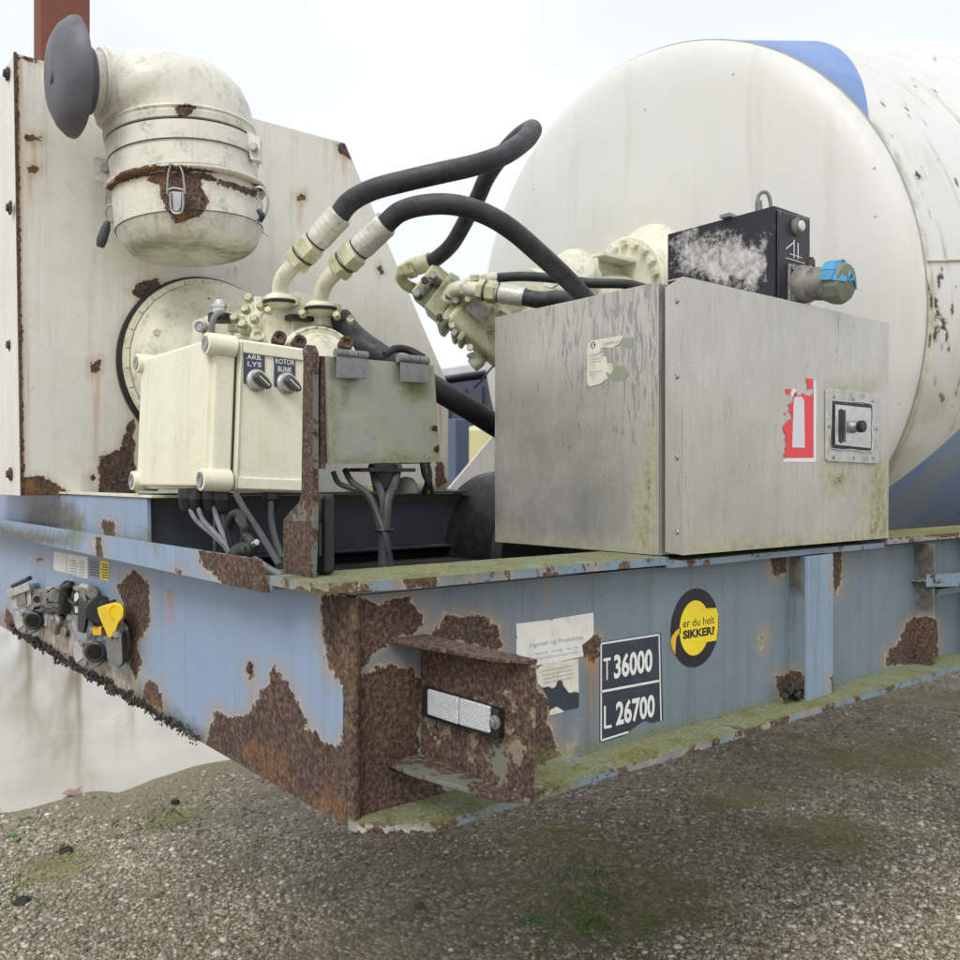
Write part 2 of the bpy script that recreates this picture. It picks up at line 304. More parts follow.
# ------------------------------------------------------------------ mesh kit
class MB:
    def __init__(s): s.v = []; s.f = []
    def add(s, vs, fs):
        o = len(s.v); s.v += [tuple(v) for v in vs]; s.f += [tuple(i+o for i in f) for f in fs]; return s
    def box(s, c, size, rot=None):
        c = Vector(c); h = Vector(size)/2; vs = []
        for z in (-1, 1):
            for x, y in ((-1, -1), (1, -1), (1, 1), (-1, 1)):
                p = Vector((x*h.x, y*h.y, z*h.z)); vs.append(c + (rot @ p if rot else p))
        return s.add(vs, [(3, 2, 1, 0), (4, 5, 6, 7), (0, 1, 5, 4), (1, 2, 6, 5), (2, 3, 7, 6), (3, 0, 4, 7)])
    def span(s, a, b): a = Vector(a); b = Vector(b); return s.box((a+b)/2, [abs(b[i]-a[i]) for i in range(3)])
    def prism(s, pts, vec):
        pts = [Vector(p) for p in pts]; vec = Vector(vec); n = len(pts)
        nrm = Vector((0, 0, 0))
        for i in range(n): nrm += pts[i].cross(pts[(i+1) % n])
        if nrm.dot(vec) > 0: pts.reverse()
        vs = pts + [p+vec for p in pts]
        return s.add(vs, [tuple(range(n)), tuple(range(2*n-1, n-1, -1))] + [(i, i+n, (i+1) % n+n, (i+1) % n) for i in range(n)])
    def lathe(s, p0, axis, prof, n=32, cap0=True, cap1=True, ang0=0):
        a = Vector(axis).normalized(); u = a.orthogonal().normalized(); w_ = a.cross(u); p0 = Vector(p0); vs = []
        for d, r in prof:
            for k in range(n):
                t = 2*PI*k/n+ang0; vs.append(p0+a*d+(u*math.cos(t)+w_*math.sin(t))*r)
        fs = [(i*n+k, i*n+(k+1) % n, (i+1)*n+(k+1) % n, (i+1)*n+k) for i in range(len(prof)-1) for k in range(n)]
        if cap0: fs.append(tuple(range(n-1, -1, -1)))
        if cap1: fs.append(tuple((len(prof)-1)*n+k for k in range(n)))
        return s.add(vs, fs)
    def cyl(s, p0, p1, r0, r1=None, n=20, ang0=0):
        p0 = Vector(p0); d = Vector(p1)-p0; return s.lathe(p0, d, [(0, r0), (d.length, r0 if r1 is None else r1)], n, ang0=ang0)
    def hexnut(s, p0, p1, r): 
        p0 = Vector(p0); d = Vector(p1)-p0; L = d.length
        return s.lathe(p0, d, [(0, r*.86), (L*.12, r), (L*.88, r), (L, r*.86)], 6)
    def tube(s, pts, r, n=14, per=8, caps=True):
        P = [Vector(p) for p in pts]; Q = [P[0]*2-P[1]] + P + [P[-1]*2-P[-2]]; C_ = []; RR = []
        rs = r if isinstance(r, (list, tuple)) else [r]*len(P)
        for i in range(len(P)-1):
            a, b, c, d = Q[i:i+4]
            for k in range(per):
                t = k/per; C_.append(.5*((2*b)+(c-a)*t+(2*a-5*b+4*c-d)*t*t+(3*b-a-3*c+d)*t**3)); RR.append(rs[i]*(1-t)+rs[i+1]*t)
        C_.append(P[-1]); RR.append(rs[-1]); T = [(C_[min(i+1, len(C_)-1)]-C_[max(i-1, 0)]).normalized() for i in range(len(C_))]
        u = T[0].orthogonal().normalized(); vs = []
        for c, t, rr in zip(C_, T, RR):
            u = (u-t*u.dot(t)).normalized(); w_ = t.cross(u)
            for k in range(n): q = 2*PI*k/n; vs.append(c+(u*math.cos(q)+w_*math.sin(q))*rr)
        fs = [(i*n+k, i*n+(k+1) % n, (i+1)*n+(k+1) % n, (i+1)*n+k) for i in range(len(C_)-1) for k in range(n)]
        if caps: fs += [tuple(range(n-1, -1, -1)), tuple((len(C_)-1)*n+k for k in range(n))]
        return s.add(vs, fs)
    def ring(s, c, axis, R, r, n=40, m=10, a0=0, a1=2*PI):
        a = Vector(axis).normalized(); u = a.orthogonal().normalized(); w_ = a.cross(u); pts = []
        full = abs(a1-a0-2*PI) < 1e-6; N = n if full else n+1; vs = []
        for i in range(N):
            t = a0+(a1-a0)*i/n; d = u*math.cos(t)+w_*math.sin(t)
            for k in range(m): q = 2*PI*k/m; vs.append(Vector(c)+d*(R+r*math.cos(q))+a*(r*math.sin(q)))
        fs = [(i*m+k, ((i+1) % N)*m+k, ((i+1) % N)*m+(k+1) % m, i*m+(k+1) % m) for i in range(n) for k in range(m)]
        return s.add(vs, fs)
    def ball(s, c, r, n=16, squash=(1, 1, 1)):
        prof = [(-r*math.cos(PI*i/(n//2)), max(1e-4, r*math.sin(PI*i/(n//2)))) for i in range(n//2+1)]
        o = len(s.v); s.lathe((0, 0, 0), (0, 0, 1), prof, n)
        for i in range(o, len(s.v)): p = s.v[i]; s.v[i] = (c[0]+p[0]*squash[0], c[1]+p[1]*squash[1], c[2]+p[2]*squash[2])
        return s
    def lump(s, c, r, seed, n=10, amp=.35, squash=(1, 1, 1)):
        o = len(s.v); s.ball(c, r, n, squash); rr = random.Random(seed)
        for i in range(o, len(s.v)):
            p = Vector(s.v[i]); k = 1+rr.uniform(-amp, amp); s.v[i] = tuple(Vector(c)+(p-Vector(c))*k)
        return s
    def grid(s, P00, P10, P11, P01, nu, nv, thick=None):
        P00, P10, P11, P01 = map(Vector, (P00, P10, P11, P01)); th = Vector(thick) if thick else None
        if th and (P10-P00).cross(P01-P00).dot(th) > 0: P00, P10, P11, P01 = P10, P00, P01, P11
        vs = [(P00*(1-i/nu)+P10*(i/nu))*(1-j/nv)+(P01*(1-i/nu)+P11*(i/nu))*(j/nv) for j in range(nv+1) for i in range(nu+1)]
        fs = [(j*(nu+1)+i, j*(nu+1)+i+1, (j+1)*(nu+1)+i+1, (j+1)*(nu+1)+i) for j in range(nv) for i in range(nu)]
        if th:
            o = len(vs); vs += [v+th for v in vs[:o]]; fs += [tuple(k+o for k in reversed(f)) for f in fs[:]]
            W = nu+1
            for i in range(nu): fs += [(i+1, i, i+o, i+1+o), (nv*W+i, nv*W+i+1, nv*W+i+1+o, nv*W+i+o)]
            for j in range(nv): fs += [(j*W, (j+1)*W, (j+1)*W+o, j*W+o), ((j+1)*W+nu, j*W+nu, j*W+nu+o, (j+1)*W+nu+o)]
        return s.add(vs, fs)

def sdf(P, poly):
    poly = np.asarray(poly, float); n = len(poly); d = np.full(len(P), 1e9); ins = np.zeros(len(P), bool)
    for i in range(n):
        a = poly[i]; b = poly[(i+1) % n]; e = b-a; w_ = P-a; t = np.clip((w_ @ e)/max(e @ e, 1e-9), 0, 1)
        d = np.minimum(d, np.hypot(*(w_-t[:, None]*e).T))
        c = ((a[1] <= P[:, 1]) != (b[1] <= P[:, 1])); xi = a[0]+(P[:, 1]-a[1])*e[0]/(e[1] if abs(e[1]) > 1e-9 else 1e-9); ins ^= (c & (P[:, 0] < xi))
    return np.where(ins, d, -d)
def ell(cx, cy, rx, ry, n=14, a=0): return [(cx+rx*math.cos(2*PI*k/n), cy+ry*math.sin(2*PI*k/n)+a*math.cos(2*PI*k/n)) for k in range(n)]
def marks(o, **kw):
    """surveyed wear: outlines measured in the photograph, laid on the surface as a distance in metres"""
    me = o.data; V = np.empty(len(me.vertices)*3); me.vertices.foreach_get('co', V); V = V.reshape(-1, 3)+np.array(worldloc(o))
    P, t = project(V)
    for name, polys in kw.items():
        val = np.full(len(V), -1.)
        for p in polys:
            val = np.maximum(val, sdf(P, p)*t/FOC)
        val = np.clip(val+.1, 0, .3)
        if name == 'orange': val = np.clip((val-.1)/.01+.5, 0, 1)
        setattr_(me, name, val)
def setattr_(me, name, val):
    a = me.attributes.get(name) or me.attributes.new(name, 'FLOAT', 'POINT'); a.data.foreach_set('value', np.asarray(val, np.float32))
def worldloc(o):
    l = Vector(o.location)
    while o.parent: o = o.parent; l = l+Vector(o.location)
    return l

def thing(name, label, cat, loc=(0, 0, 0), group=None):
    o = bpy.data.objects.new(name, None); COL.objects.link(o); o.location = loc; o.empty_display_size = .05
    o['label'] = label; o['category'] = cat
    if group: o['group'] = group
    return o
def obj(name, mb, mat, parent=None, bevel=0., smooth=True, label=None, ang=35, seg=2):
    me = bpy.data.meshes.new(name); off = worldloc(parent) if parent else Vector((0, 0, 0))
    me.from_pydata([(v[0]-off.x, v[1]-off.y, v[2]-off.z) for v in mb.v], [], mb.f); me.update()
    if smooth: me.shade_smooth(); me.set_sharp_from_angle(angle=math.radians(ang))
    o = bpy.data.objects.new(name, me); COL.objects.link(o); me.materials.append(M[mat] if isinstance(mat, str) else mat)
    if parent: o.parent = parent
    if bevel:
        b = o.modifiers.new('bevel', 'BEVEL'); b.width = bevel; b.segments = seg; b.limit_method = 'ANGLE'; b.angle_limit = math.radians(40); b.harden_normals = smooth
    if label: o['label'] = label
    return o
def tag(o, label, cat, group=None):
    o['label'] = label; o['category'] = cat
    if group: o['group'] = group
    return o
def struct(name, mb, mat, **k): o = obj(name, mb, mat, **k); o['kind'] = 'structure'; return o

def text(string, P, U, V, wid, hgt, mat, parent, name='lettering', bold=.0, sp=1.0):
    """flat lettering: lower-left corner P, reading along U, upright along V"""
    cu = bpy.data.curves.new(name, 'FONT'); cu.body = string; cu.offset = bold; cu.space_character = sp; cu.resolution_u = 3
    t = bpy.data.objects.new('tmp', cu); COL.objects.link(t); dg = bpy.context.evaluated_depsgraph_get(); dg.update()
    me = bpy.data.meshes.new_from_object(t.evaluated_get(dg)); bpy.data.objects.remove(t)
    co = np.empty(len(me.vertices)*3); me.vertices.foreach_get('co', co); co = co.reshape(-1, 3)
    lo = co.min(0); hi = co.max(0); q = (co-lo)/np.maximum(hi-lo, 1e-6)
    U = Vector(U); V = Vector(V); off = worldloc(parent)
    W = np.array(P)-np.array(off)+q[:, :1]*np.array(U)*wid+q[:, 1:2]*np.array(V)*hgt
    me.vertices.foreach_set('co', W.ravel()); me.update(); me.materials.clear(); me.materials.append(M[mat])
    o = bpy.data.objects.new(name, me); COL.objects.link(o); o.parent = parent; return o
def decal(name, pts, lift, mat, parent, label=None): return obj(name, MB().prism([Vector(p) for p in pts], Vector(lift)), mat, parent, smooth=False, label=label)

# crop helpers used while reading the photograph
c1 = lambda *q: crop(3.2, 0, 0, q); c2 = lambda *q: crop(3, 240, 80, q); c3 = lambda *q: crop(2.8235, 120, 280, q)
c4 = lambda *q: crop(2.2857, 480, 160, q); c5 = lambda *q: crop(3.2, 0, 500, q); c6 = lambda *q: crop(2.5263, 200, 560, q); c7 = lambda *q: crop(2.087, 500, 500, q)
cA = lambda *q: crop(6.857, 0, 560, q)

# ================================================================== GROUND
pud = [(-260, 604), (-260, 818), (-60, 822), (10, 824), (60, 814), (110, 826), (150, 806), (190, 790), (240, 778), (285, 768), (330, 745), (420, 700), (400, 660), (330, 640), (200, 618), (100, 608), (0, 602), (-120, 604)]
PUD = [atz(x, y, .0) for x, y in pud]; pp = np.array([(p.x, p.y) for p in PUD])
WS = RNG.normal(size=(26, 2)); WS = WS/np.linalg.norm(WS, axis=1)[:, None]*(2**RNG.uniform(0, 4.2, 26))[:, None]; WP = RNG.uniform(0, 6.28, 26)
def height(X, Y):
    h = .010*np.sin(X*1.7+Y*.9)+.008*np.sin(X*.6-Y*2.1)
    for (a, b), p in zip(WS, WP): h = h+.010/max(1, math.hypot(a, b))*np.sin(a*X+b*Y+p)
    d = sdf(np.stack([np.ravel(X), np.ravel(Y)], 1), pp).reshape(np.shape(X))
    n_ = sum(np.sin(a*X*2.1+b*Y*2.1+p*2)/max(1, math.hypot(a, b)/2) for (a, b), p in zip(WS[:14], WP)); return h+np.clip((-d-.02*n_)*.075, -.06, .014)
def moss_at(X, Y):
    v = np.zeros(len(X))
    for (px, py), r in (((600, 905), .5), ((880, 760), .55), ((740, 800), .3), ((830, 850), .35), ((60, 870), .2), ((560, 850), .3), ((950, 700), .6), ((180, 815), .25)):
        p = atz(px, py, 0); v = np.maximum(v, np.exp(-((X-p.x)**2+(Y-p.y)**2)/(r*r)))
    return v
def ground():
    # one sheet to the horizon: fine mesh where the camera sees it, wide cells beyond
    xs = np.concatenate([-np.geomspace(900, 9, 16)[:-1], np.arange(-9, 4, .05), np.geomspace(4, 700, 14)])
    ys = np.concatenate([-np.geomspace(500, 3, 12)[:-1], np.arange(-3, 8, .05), np.geomspace(8, 900, 18)])
    X, Y = np.meshgrid(xs, ys); Z_ = height(X, Y); farm = (np.abs(X) > 12) | (Y > 12) | (Y < -6); Z_ = np.where(farm, -.02, Z_)
    nx, ny = len(xs), len(ys); co = np.stack([X, Y, Z_], 2).reshape(-1, 3)
    i = np.arange(nx-1)[None]+np.arange(ny-1)[:, None]*nx; F_ = np.stack([i, i+1, i+1+nx, i+nx], 2).reshape(-1)
    me = bpy.data.meshes.new('ground'); me.vertices.add(len(co)); me.vertices.foreach_set('co', co.ravel().astype(np.float32)); me.loops.add(len(F_)); me.loops.foreach_set('vertex_index', F_.astype(np.int32))
    me.polygons.add(len(F_)//4); me.polygons.foreach_set('loop_start', np.arange(0, len(F_), 4, dtype=np.int32)); me.update(); me.shade_smooth(); me.materials.append(M['ground'])
    setattr_(me, 'moss', moss_at(co[:, 0], co[:, 1])); setattr_(me, 'wet', np.clip(sdf(co[:, :2], pp)/.25+.7, 0, 1))
    o = bpy.data.objects.new('ground', me); COL.objects.link(o); o['kind'] = 'structure'; return o
gnd = ground()
x0, y0 = pp.min(0)-.4; x1, y1 = pp.max(0)+.4
puddle = struct('puddle', MB().prism([(x0, y0, .0), (x1, y0, .0), (x1, y1, .0), (x0, y1, .0)], (0, 0, -.004)), 'water', smooth=False); puddle.location.z = -.009

# stones on the ground
def stones(N, region, rmin, rmax, name, seed, flat=.5):
    r = np.random.default_rng(seed)
    ph = (1+5**.5)/2; ico = np.array([(-1, ph, 0), (1, ph, 0), (-1, -ph, 0), (1, -ph, 0), (0, -1, ph), (0, 1, ph), (0, -1, -ph), (0, 1, -ph), (ph, 0, -1), (ph, 0, 1), (-ph, 0, -1), (-ph, 0, 1)])/1.902
    F_ = np.array([(0, 11, 5), (0, 5, 1), (0, 1, 7), (0, 7, 10), (0, 10, 11), (1, 5, 9), (5, 11, 4), (11, 10, 2), (10, 7, 6), (7, 1, 8), (3, 9, 4), (3, 4, 2), (3, 2, 6), (3, 6, 8), (3, 8, 9), (4, 9, 5), (2, 4, 11), (6, 2, 10), (8, 6, 7), (9, 8, 1)])
    X, Y = region(N, r); N = len(X)
    sz = rmin*(rmax/rmin)**(r.random(N)**2.2)
    S = sz[:, None]*r.uniform(.65, 1.3, (N, 3)); S[:, 2] *= flat
    V = ico[None]*S[:, None, :]*r.uniform(.78, 1.15, (N, 12, 1)); a = r.uniform(0, 2*PI, N); ca, sa = np.cos(a)[:, None], np.sin(a)[:, None]
    x = V[..., 0]*ca-V[..., 1]*sa; y = V[..., 0]*sa+V[..., 1]*ca
    zz = height(X, Y)
    W = np.stack([x+X[:, None], y+Y[:, None], V[..., 2]+(zz+S[:, 2]*.35)[:, None]], 2).reshape(-1, 3)
    Fs = (F_[None]+12*np.arange(N)[:, None, None]).reshape(-1)
    me = bpy.data.meshes.new(name); me.vertices.add(len(W)); me.vertices.foreach_set('co', W.ravel().astype(np.float32))
    me.loops.add(len(Fs)); me.loops.foreach_set('vertex_index', Fs.astype(np.int32)); nf = len(Fs)//3; me.polygons.add(nf)
    me.polygons.foreach_set('loop_start', np.arange(0, nf*3, 3, dtype=np.int32)); me.update(); me.validate()
    setattr_(me, 'stone', np.repeat(r.random(N), 12)); setattr_(me, 'moss', moss_at(W[:, 0], W[:, 1]))
    me.materials.append(M['stone']); me.shade_smooth()
    o = bpy.data.objects.new(name, me); COL.objects.link(o); o['kind'] = 'stuff'; return o
def patch(X, Y): return sum(np.sin(a*X*.9+b*Y*.9+p*3)/max(1, math.hypot(a, b)/3) for (a, b), p in zip(WS[8:24], WP))*.45
def near_region(N, r):
    px = r.uniform(-60, 1020, N); py = r.uniform(640, 1010, N)           # denser where the ground is close
    k = 480-py; t = CAM[2]/(-k/FOC); D = FWD[None, :2]+((px-480)/FOC)[:, None]*RGT[None, :2]; X = CAM[0]+t*D[:, 0]; Y = CAM[1]+t*D[:, 1]
    P = np.stack([X, Y], 1); keep = (sdf(P, pp) < r.uniform(-.02, .30, N)) & (t < 9) & (moss_at(X, Y)+r.uniform(-.35, .35, N) < .80) & (patch(X, Y)+r.uniform(-.9, .9, N) < .55)
    return X[keep], Y[keep]
st = stones(133000, near_region, .0030, .0112, 'gravel', 5)
st['label'] = 'pale wet gravel over the yard beneath the trailer'; st['category'] = 'gravel'
big = stones(2400, near_region, .010, .019, 'larger_gravel', 11, .42); big['label'] = 'larger flat stones mixed into the yard gravel'; big['category'] = 'stones'
# a few larger stones, leaves and weeds
for i, (px, py, r_) in enumerate([(66, 852, .035), (22, 902, .03), (130, 850, .022), (872, 944, .03), (640, 838, .02), (175, 802, .02), (420, 905, .018), (790, 842, .022)]):
    p = atz(px, py, .01); o = obj('stone', MB().lump(p, r_, i+40, 10, .18, (1.2, 1, .6)), 'dirt' if i in (0, 1, 5) else 'stone')
    tag(o, ['dark stone at the near edge of the puddle', 'dark stone lying left in the gravel', 'small stone right of the dark stone by the puddle', 'stone near the right bottom corner of the yard', 'pale stone in the gravel under the frame corner', 'dark lump lying in the puddle shallows', 'small stone in the middle of the near gravel', 'flat pale stone in the gravel below the safety sticker'][i], 'stone')
g_ = simple('leaf_green', '4f7a34', .6, 0, .3, '33531f', .3)
def weed(px, py, s, seed, label, col):
    r = random.Random(seed); p = atz(px, py, .01); t = thing('weed', label, 'weed', p, None)
    for k in range(9):
        a = r.uniform(0, 2*PI); L = s*r.uniform(.6, 1.2); d = Vector((math.cos(a), math.sin(a), 0)); n = Vector((-d.y, d.x, 0)); h = r.uniform(.2, .7)
        pts = [p, p+d*L*.4+n*L*.2+Vector((0, 0, L*h*.6)), p+d*L+Vector((0, 0, L*h*.5)), p+d*L*.4-n*L*.2+Vector((0, 0, L*h*.6))]
        obj('leaf', MB().prism(pts, (0, 0, -.0015)), col, t, smooth=False)
weed(873, 942, .05, 1, 'small dark green weed in the gravel at lower right', g_); weed(948, 902, .05, 2, 'bright green leafy weed at the right edge of the gravel', g_)
weed(533, 922, .035, 3, 'pale two leaved weed in the mossy gravel patch', g_); weed(20, 840, .06, 4, 'grass tuft at the left end of the puddle edge', g_)
gr = MB()
rr = random.Random(9)
for k in range(420):
    cx, cy = rr.choice([(600, 905), (570, 880), (640, 930), (560, 930), (30, 838), (700, 850), (870, 850), (15, 905), (160, 825)]); px = cx+rr.gauss(0, 28); py = cy+rr.gauss(0, 12)
    if py < 700: continue
    p = atz(px, py, .0); a = rr.uniform(0, 2*PI); L = rr.uniform(.012, .035); d = Vector((math.cos(a), math.sin(a), 0)); n = Vector((-d.y, d.x, 0))*.0018
    gr.add([p-n, p+n, p+d*L*.5+n+Vector((0, 0, L)), p+d*L+Vector((0, 0, L*1.2)), p+d*L*.5-n+Vector((0, 0, L))], [(0, 1, 2, 3, 4)])
o = obj('grass', gr, g_, smooth=False); o['kind'] = 'stuff'

lfm = MB().prism([atz(x, y, .004) for x, y in ((62, 794), (68, 790), (76, 790), (82, 787), (77, 793), (69, 795))], (0, 0, .004)); o = obj('dead_leaf', lfm, 'leafred', smooth=False); tag(o, 'reddish dead leaf floating near the puddle edge', 'leaf')

# ================================================================== TRAILER FRAME
ZB, ZT = 1.0, 1.35
tr = thing('trailer_frame', 'rusty blue steel front end of a trailer frame, standing over wet gravel', 'trailer', (-1.25, 1.5, 1.0))
WX = -.01
# front cross beam
front = obj('front_beam', MB().grid((-2.5, 0, ZB), (0, 0, ZB), (0, 0, ZT), (-2.5, 0, ZT), 300, 44, (0, .010, 0)), 'blue', tr, smooth=False)
marks(front, rust=[
    [(117, 587), (134, 569), (147, 581), (150, 603), (149, 625), (137, 645), (142, 662), (137, 680), (130, 669), (131, 647), (125, 625), (123, 603)],
    [(145, 684), (150, 679), (156, 683), (162, 697), (164, 709), (156, 708), (143, 700)],
    c6((15, 460), (25, 430), (40, 375), (85, 402), (130, 385), (145, 340), (175, 312), (185, 262), (205, 285), (225, 320), (240, 345), (265, 392), (268, 440), (290, 424), (310, 465), (355, 470), (362, 440), (395, 425), (395, 700), (300, 660), (150, 560), (15, 480)),
    c6((306, 90), (395, 85), (395, 300), (352, 318), (320, 250), (308, 180)),
    cA((40, 320), (90, 380), (110, 480), (60, 490), (30, 420)), [(248, 666), (252, 664), (254, 676), (250, 678)],
    ell(40, 560, 3, 2)],
    orange=[c6((105, 450), (215, 480), (235, 560), (300, 640), (390, 690), (390, 640), (330, 560), (300, 600), (180, 560), (110, 500)), [(145, 690), (160, 700), (164, 709), (150, 707)]],
    grime=[[(0, 612), (0, 634), (120, 706), (210, 756), (212, 738), (150, 690), (110, 658), (60, 625)], [(150, 700), (215, 752), (300, 815), (350, 835), (350, 828), (290, 795), (200, 728)]],
    mud=[cA((120, 420), (250, 400), (400, 400), (520, 520), (760, 690), (940, 830), (940, 960), (700, 900), (400, 650), (150, 520)), cA((400, 380), (550, 200), (500, 300), (560, 520), (420, 560))])
# drips under the small bolt hole
V = np.empty(len(front.data.vertices)*3); front.data.vertices.foreach_get('co', V); V = V.reshape(-1, 3)+np.array(worldloc(front)); P, t = project(V)
dv = np.zeros(len(V))
for cx, y0, y1, w_ in ((251, 672, 712, 3), (170, 590, 640, 6), (60, 590, 600, 5)): dv = np.maximum(dv, np.clip(1-np.abs(P[:, 0]-cx)/w_, 0, 1)*np.clip((y1-P[:, 1])/(y1-y0), 0, 1)*(P[:, 1] > y0))
setattr_(front.data, 'drip', dv*.8)

side = obj('side_beam', MB().grid((WX, .0, ZB), (WX, 4.2, ZB), (WX, 4.2, ZT), (WX, .0, ZT), 420, 44, (-.010, 0, 0)), 'bluegrey', tr, smooth=False)
marks(side, rust=[
    c6((385, 85), (450, 115), (520, 95), (560, 125), (568, 180), (500, 190), (450, 225), (410, 270), (395, 420), (385, 300)),
    c6((590, 190), (600, 160), (625, 132), (665, 142), (715, 138), (735, 160), (750, 165), (768, 228), (715, 216), (600, 200)),
    c6((385, 420), (400, 310), (440, 275), (485, 258), (540, 285), (560, 300), (555, 480), (640, 600), (640, 640), (390, 700)),
    c6((815, 290), (845, 318), (870, 345), (886, 362), (878, 400), (890, 440), (908, 490), (842, 532), (800, 545)),
    c7((168, 300), (180, 285), (205, 280), (213, 300), (207, 330), (190, 345), (175, 325)),
    c7((575, 370), (610, 358), (645, 372), (672, 398), (655, 418), (585, 412)),
    c7((555, 112), (600, 108), (598, 150), (575, 160)), c7((692, 95), (712, 95), (712, 170), (698, 196)),
    c7((805, 345), (812, 310), (830, 305), (845, 262), (860, 242), (912, 250), (915, 340)),
    ell(*c7((547, 292))[0], 1.2, 10)],
    orange=[c7((590, 400), (670, 395), (670, 420), (590, 420))],
    mud=[c6((905, 490), (960, 400), (960, 520), (850, 540))],
    moss=[c7((60, 560), (900, 350), (900, 340), (60, 540))], grime=[c7((560, 110), (960, 88), (960, 78), (560, 98))])  # dark strip along the top paints in shade under the flange
V = np.empty(len(side.data.vertices)*3); side.data.vertices.foreach_get('co', V); V = V.reshape(-1, 3)+np.array(worldloc(side)); P, t = project(V)
dv = np.zeros(len(V))
for cx, y0, y1, w_ in ((595, 660, 740, 4), (590, 655, 745, 2), (547, 580, 620, 3), (770, 560, 600, 3)): dv = np.maximum(dv, np.clip(1-np.abs(P[:, 0]-cx)/w_, 0, 1)*np.clip((y1-P[:, 1])/(y1-y0)+.2, 0, 1)*(P[:, 1] > y0))
setattr_(side.data, 'drip', dv*.55)
_z = np.linspace(1.0005, 1.3485, 60); _v = []; _r2 = random.Random(8)
for z in _z:
    e = _r2.uniform(-.0012, .0012); _v += [(-.034+e, .0003, z), (-.016+e*2, -.0009, z), (-.001, -.0016, z), (.0026, -.0002, z), (.0030, .006+e, z), (.0012, .012+e, z), (-.009, .0125+e, z)]
cw = MB(); cw.add(_v, [(i*7+k, i*7+k+1, (i+1)*7+k+1, (i+1)*7+k) for i in range(59) for k in range(6)]); o = obj('corner_weld', cw, 'rustall', tr, ang=80)
setattr_(o.data, 'moss', np.full(len(_v), .088))
obj('far_side_beam', MB().span((-2.5, .02, ZB), (-2.49, 4.2, ZT)), 'bluegrey', tr, smooth=False)
# bottom flange (outline seen from above)
bf = MB(); bf.prism([(-.03, -.004, 1.001), (.004, -.004, 1.001), (.05, .035, 1.001), (.083, .10, 1.001), (.08, .4, 1.001), (.076, 4.2, 1.001), (-.16, 4.2, 1.001), (-.16, .012, 1.001)], (0, 0, .013))
def slab(name, outline_fn, y0, y1, z, th, mat, n=260, m=14):
    mb_ = MB(); vs = []; 
    for j in range(n+1):
        y = y0+(y1-y0)*j/n; a, b = outline_fn(y)
        for i in range(m+1): vs.append((a+(b-a)*i/m, y, z))
    W = m+1; fs = [(j*W+i, j*W+i+1, (j+1)*W+i+1, (j+1)*W+i) for j in range(n) for i in range(m)]; o_ = len(vs)
    vs += [(v[0], v[1], z-th) for v in vs]; fs += [tuple(k+o_ for k in reversed(f)) for f in fs[:]]
    for j in range(n): fs += [(j*W+m, j*W+m+o_, (j+1)*W+m+o_, (j+1)*W+m), (j*W+o_, j*W, (j+1)*W, (j+1)*W+o_)]
    for i in range(m): fs += [(i, i+o_, i+1+o_, i+1), (n*W+i+1, n*W+i+1+o_, n*W+i+o_, n*W+i)]
    mb_.add(vs, fs); return obj(name, mb_, mat, tr, smooth=False)
def wob(y): return .0015*math.sin(y*23)+.002*math.sin(y*9+1)
lf = slab('bottom_flange', lambda y: (WX+.001, (.004+(.085-.004)*min(1, max(0, y+.003)/.11)**.6 if y < .107 else .085-.004*min(1, (y-.107)/1.))+wob(y)), -.003, 4.2, 1.014, .014, 'flange')
marks(lf, moss=[c6((470, 640), (640, 600), (820, 640), (960, 500), (960, 570), (760, 640), (560, 670)), c7((60, 570), (240, 505), (580, 412), (640, 425), (400, 510), (240, 560), (60, 610)), c7((700, 385), (950, 325), (960, 345), (720, 410))],
      rust=[c6((400, 660), (450, 672), (400, 720)), c6((385, 690), (520, 680), (600, 690), (620, 712), (385, 712)), c7((245, 530), (280, 517), (335, 520), (330, 540), (280, 548), (250, 545)), c7((385, 525), (420, 515), (425, 535), (390, 540)), c7((492, 480), (550, 465), (552, 485), (495, 500)), c7((560, 458), (600, 448), (602, 468), (565, 478)), c7((625, 425), (665, 415), (680, 425), (640, 440)), c7((50, 600), (130, 590), (60, 650))],
      orange=[c7((620, 420), (690, 410), (690, 432), (620, 440))])
# top flange
tf = slab('top_flange', lambda y: (-.15, .0+(.03)*min(1, max(0, y+.062)/.14)+wob(y)*.8), -.062, .70, 1.3745, .0155, 'flange', 90)
marks(tf, moss=[c3((600, 830), (960, 795), (1500, 720), (1500, 760), (960, 840), (640, 850), (460, 860)), c3((430, 865), (600, 850), (640, 870), (540, 880))],
      rust=[c6((170, 68), (380, 70), (380, 96), (180, 92)), c6((520, 55), (535, 42), (600, 42), (605, 72), (525, 74)), c6((365, 70), (375, 50), (400, 55), (398, 76)), ell(470, 584, 3, 5), ell(506, 574, 3, 6), ell(595, 563, 2, 6), c6((870, 30), (885, 28), (885, 60), (870, 60)), [(400, 575), (438, 572), (440, 588), (405, 588)]],
      orange=[c6((170, 72), (380, 75), (380, 92), (180, 90))])
tf2 = slab('top_flange', lambda y: (-.15, .031+wob(y)), 1.585, 4.2, 1.3745, .0155, 'flange', 200)
marks(tf2, moss=[c7((860, 50), (960, 40), (960, 60), (870, 66))], rust=[c7((800, 62), (850, 55), (880, 62), (850, 80), (805, 80)), c7((870, 66), (960, 55), (960, 80), (880, 76))], orange=[c7((820, 60), (960, 50), (960, 72), (820, 76))])
slab('top_flange', lambda y: (-.15, .024+wob(y)), .701, 1.584, 1.364, .013, 'flange', 60)
obj('front_flange', MB().span((-2.5, -.058, 1.350), (-.152, .06, 1.362)), 'flange', tr, bevel=.002)
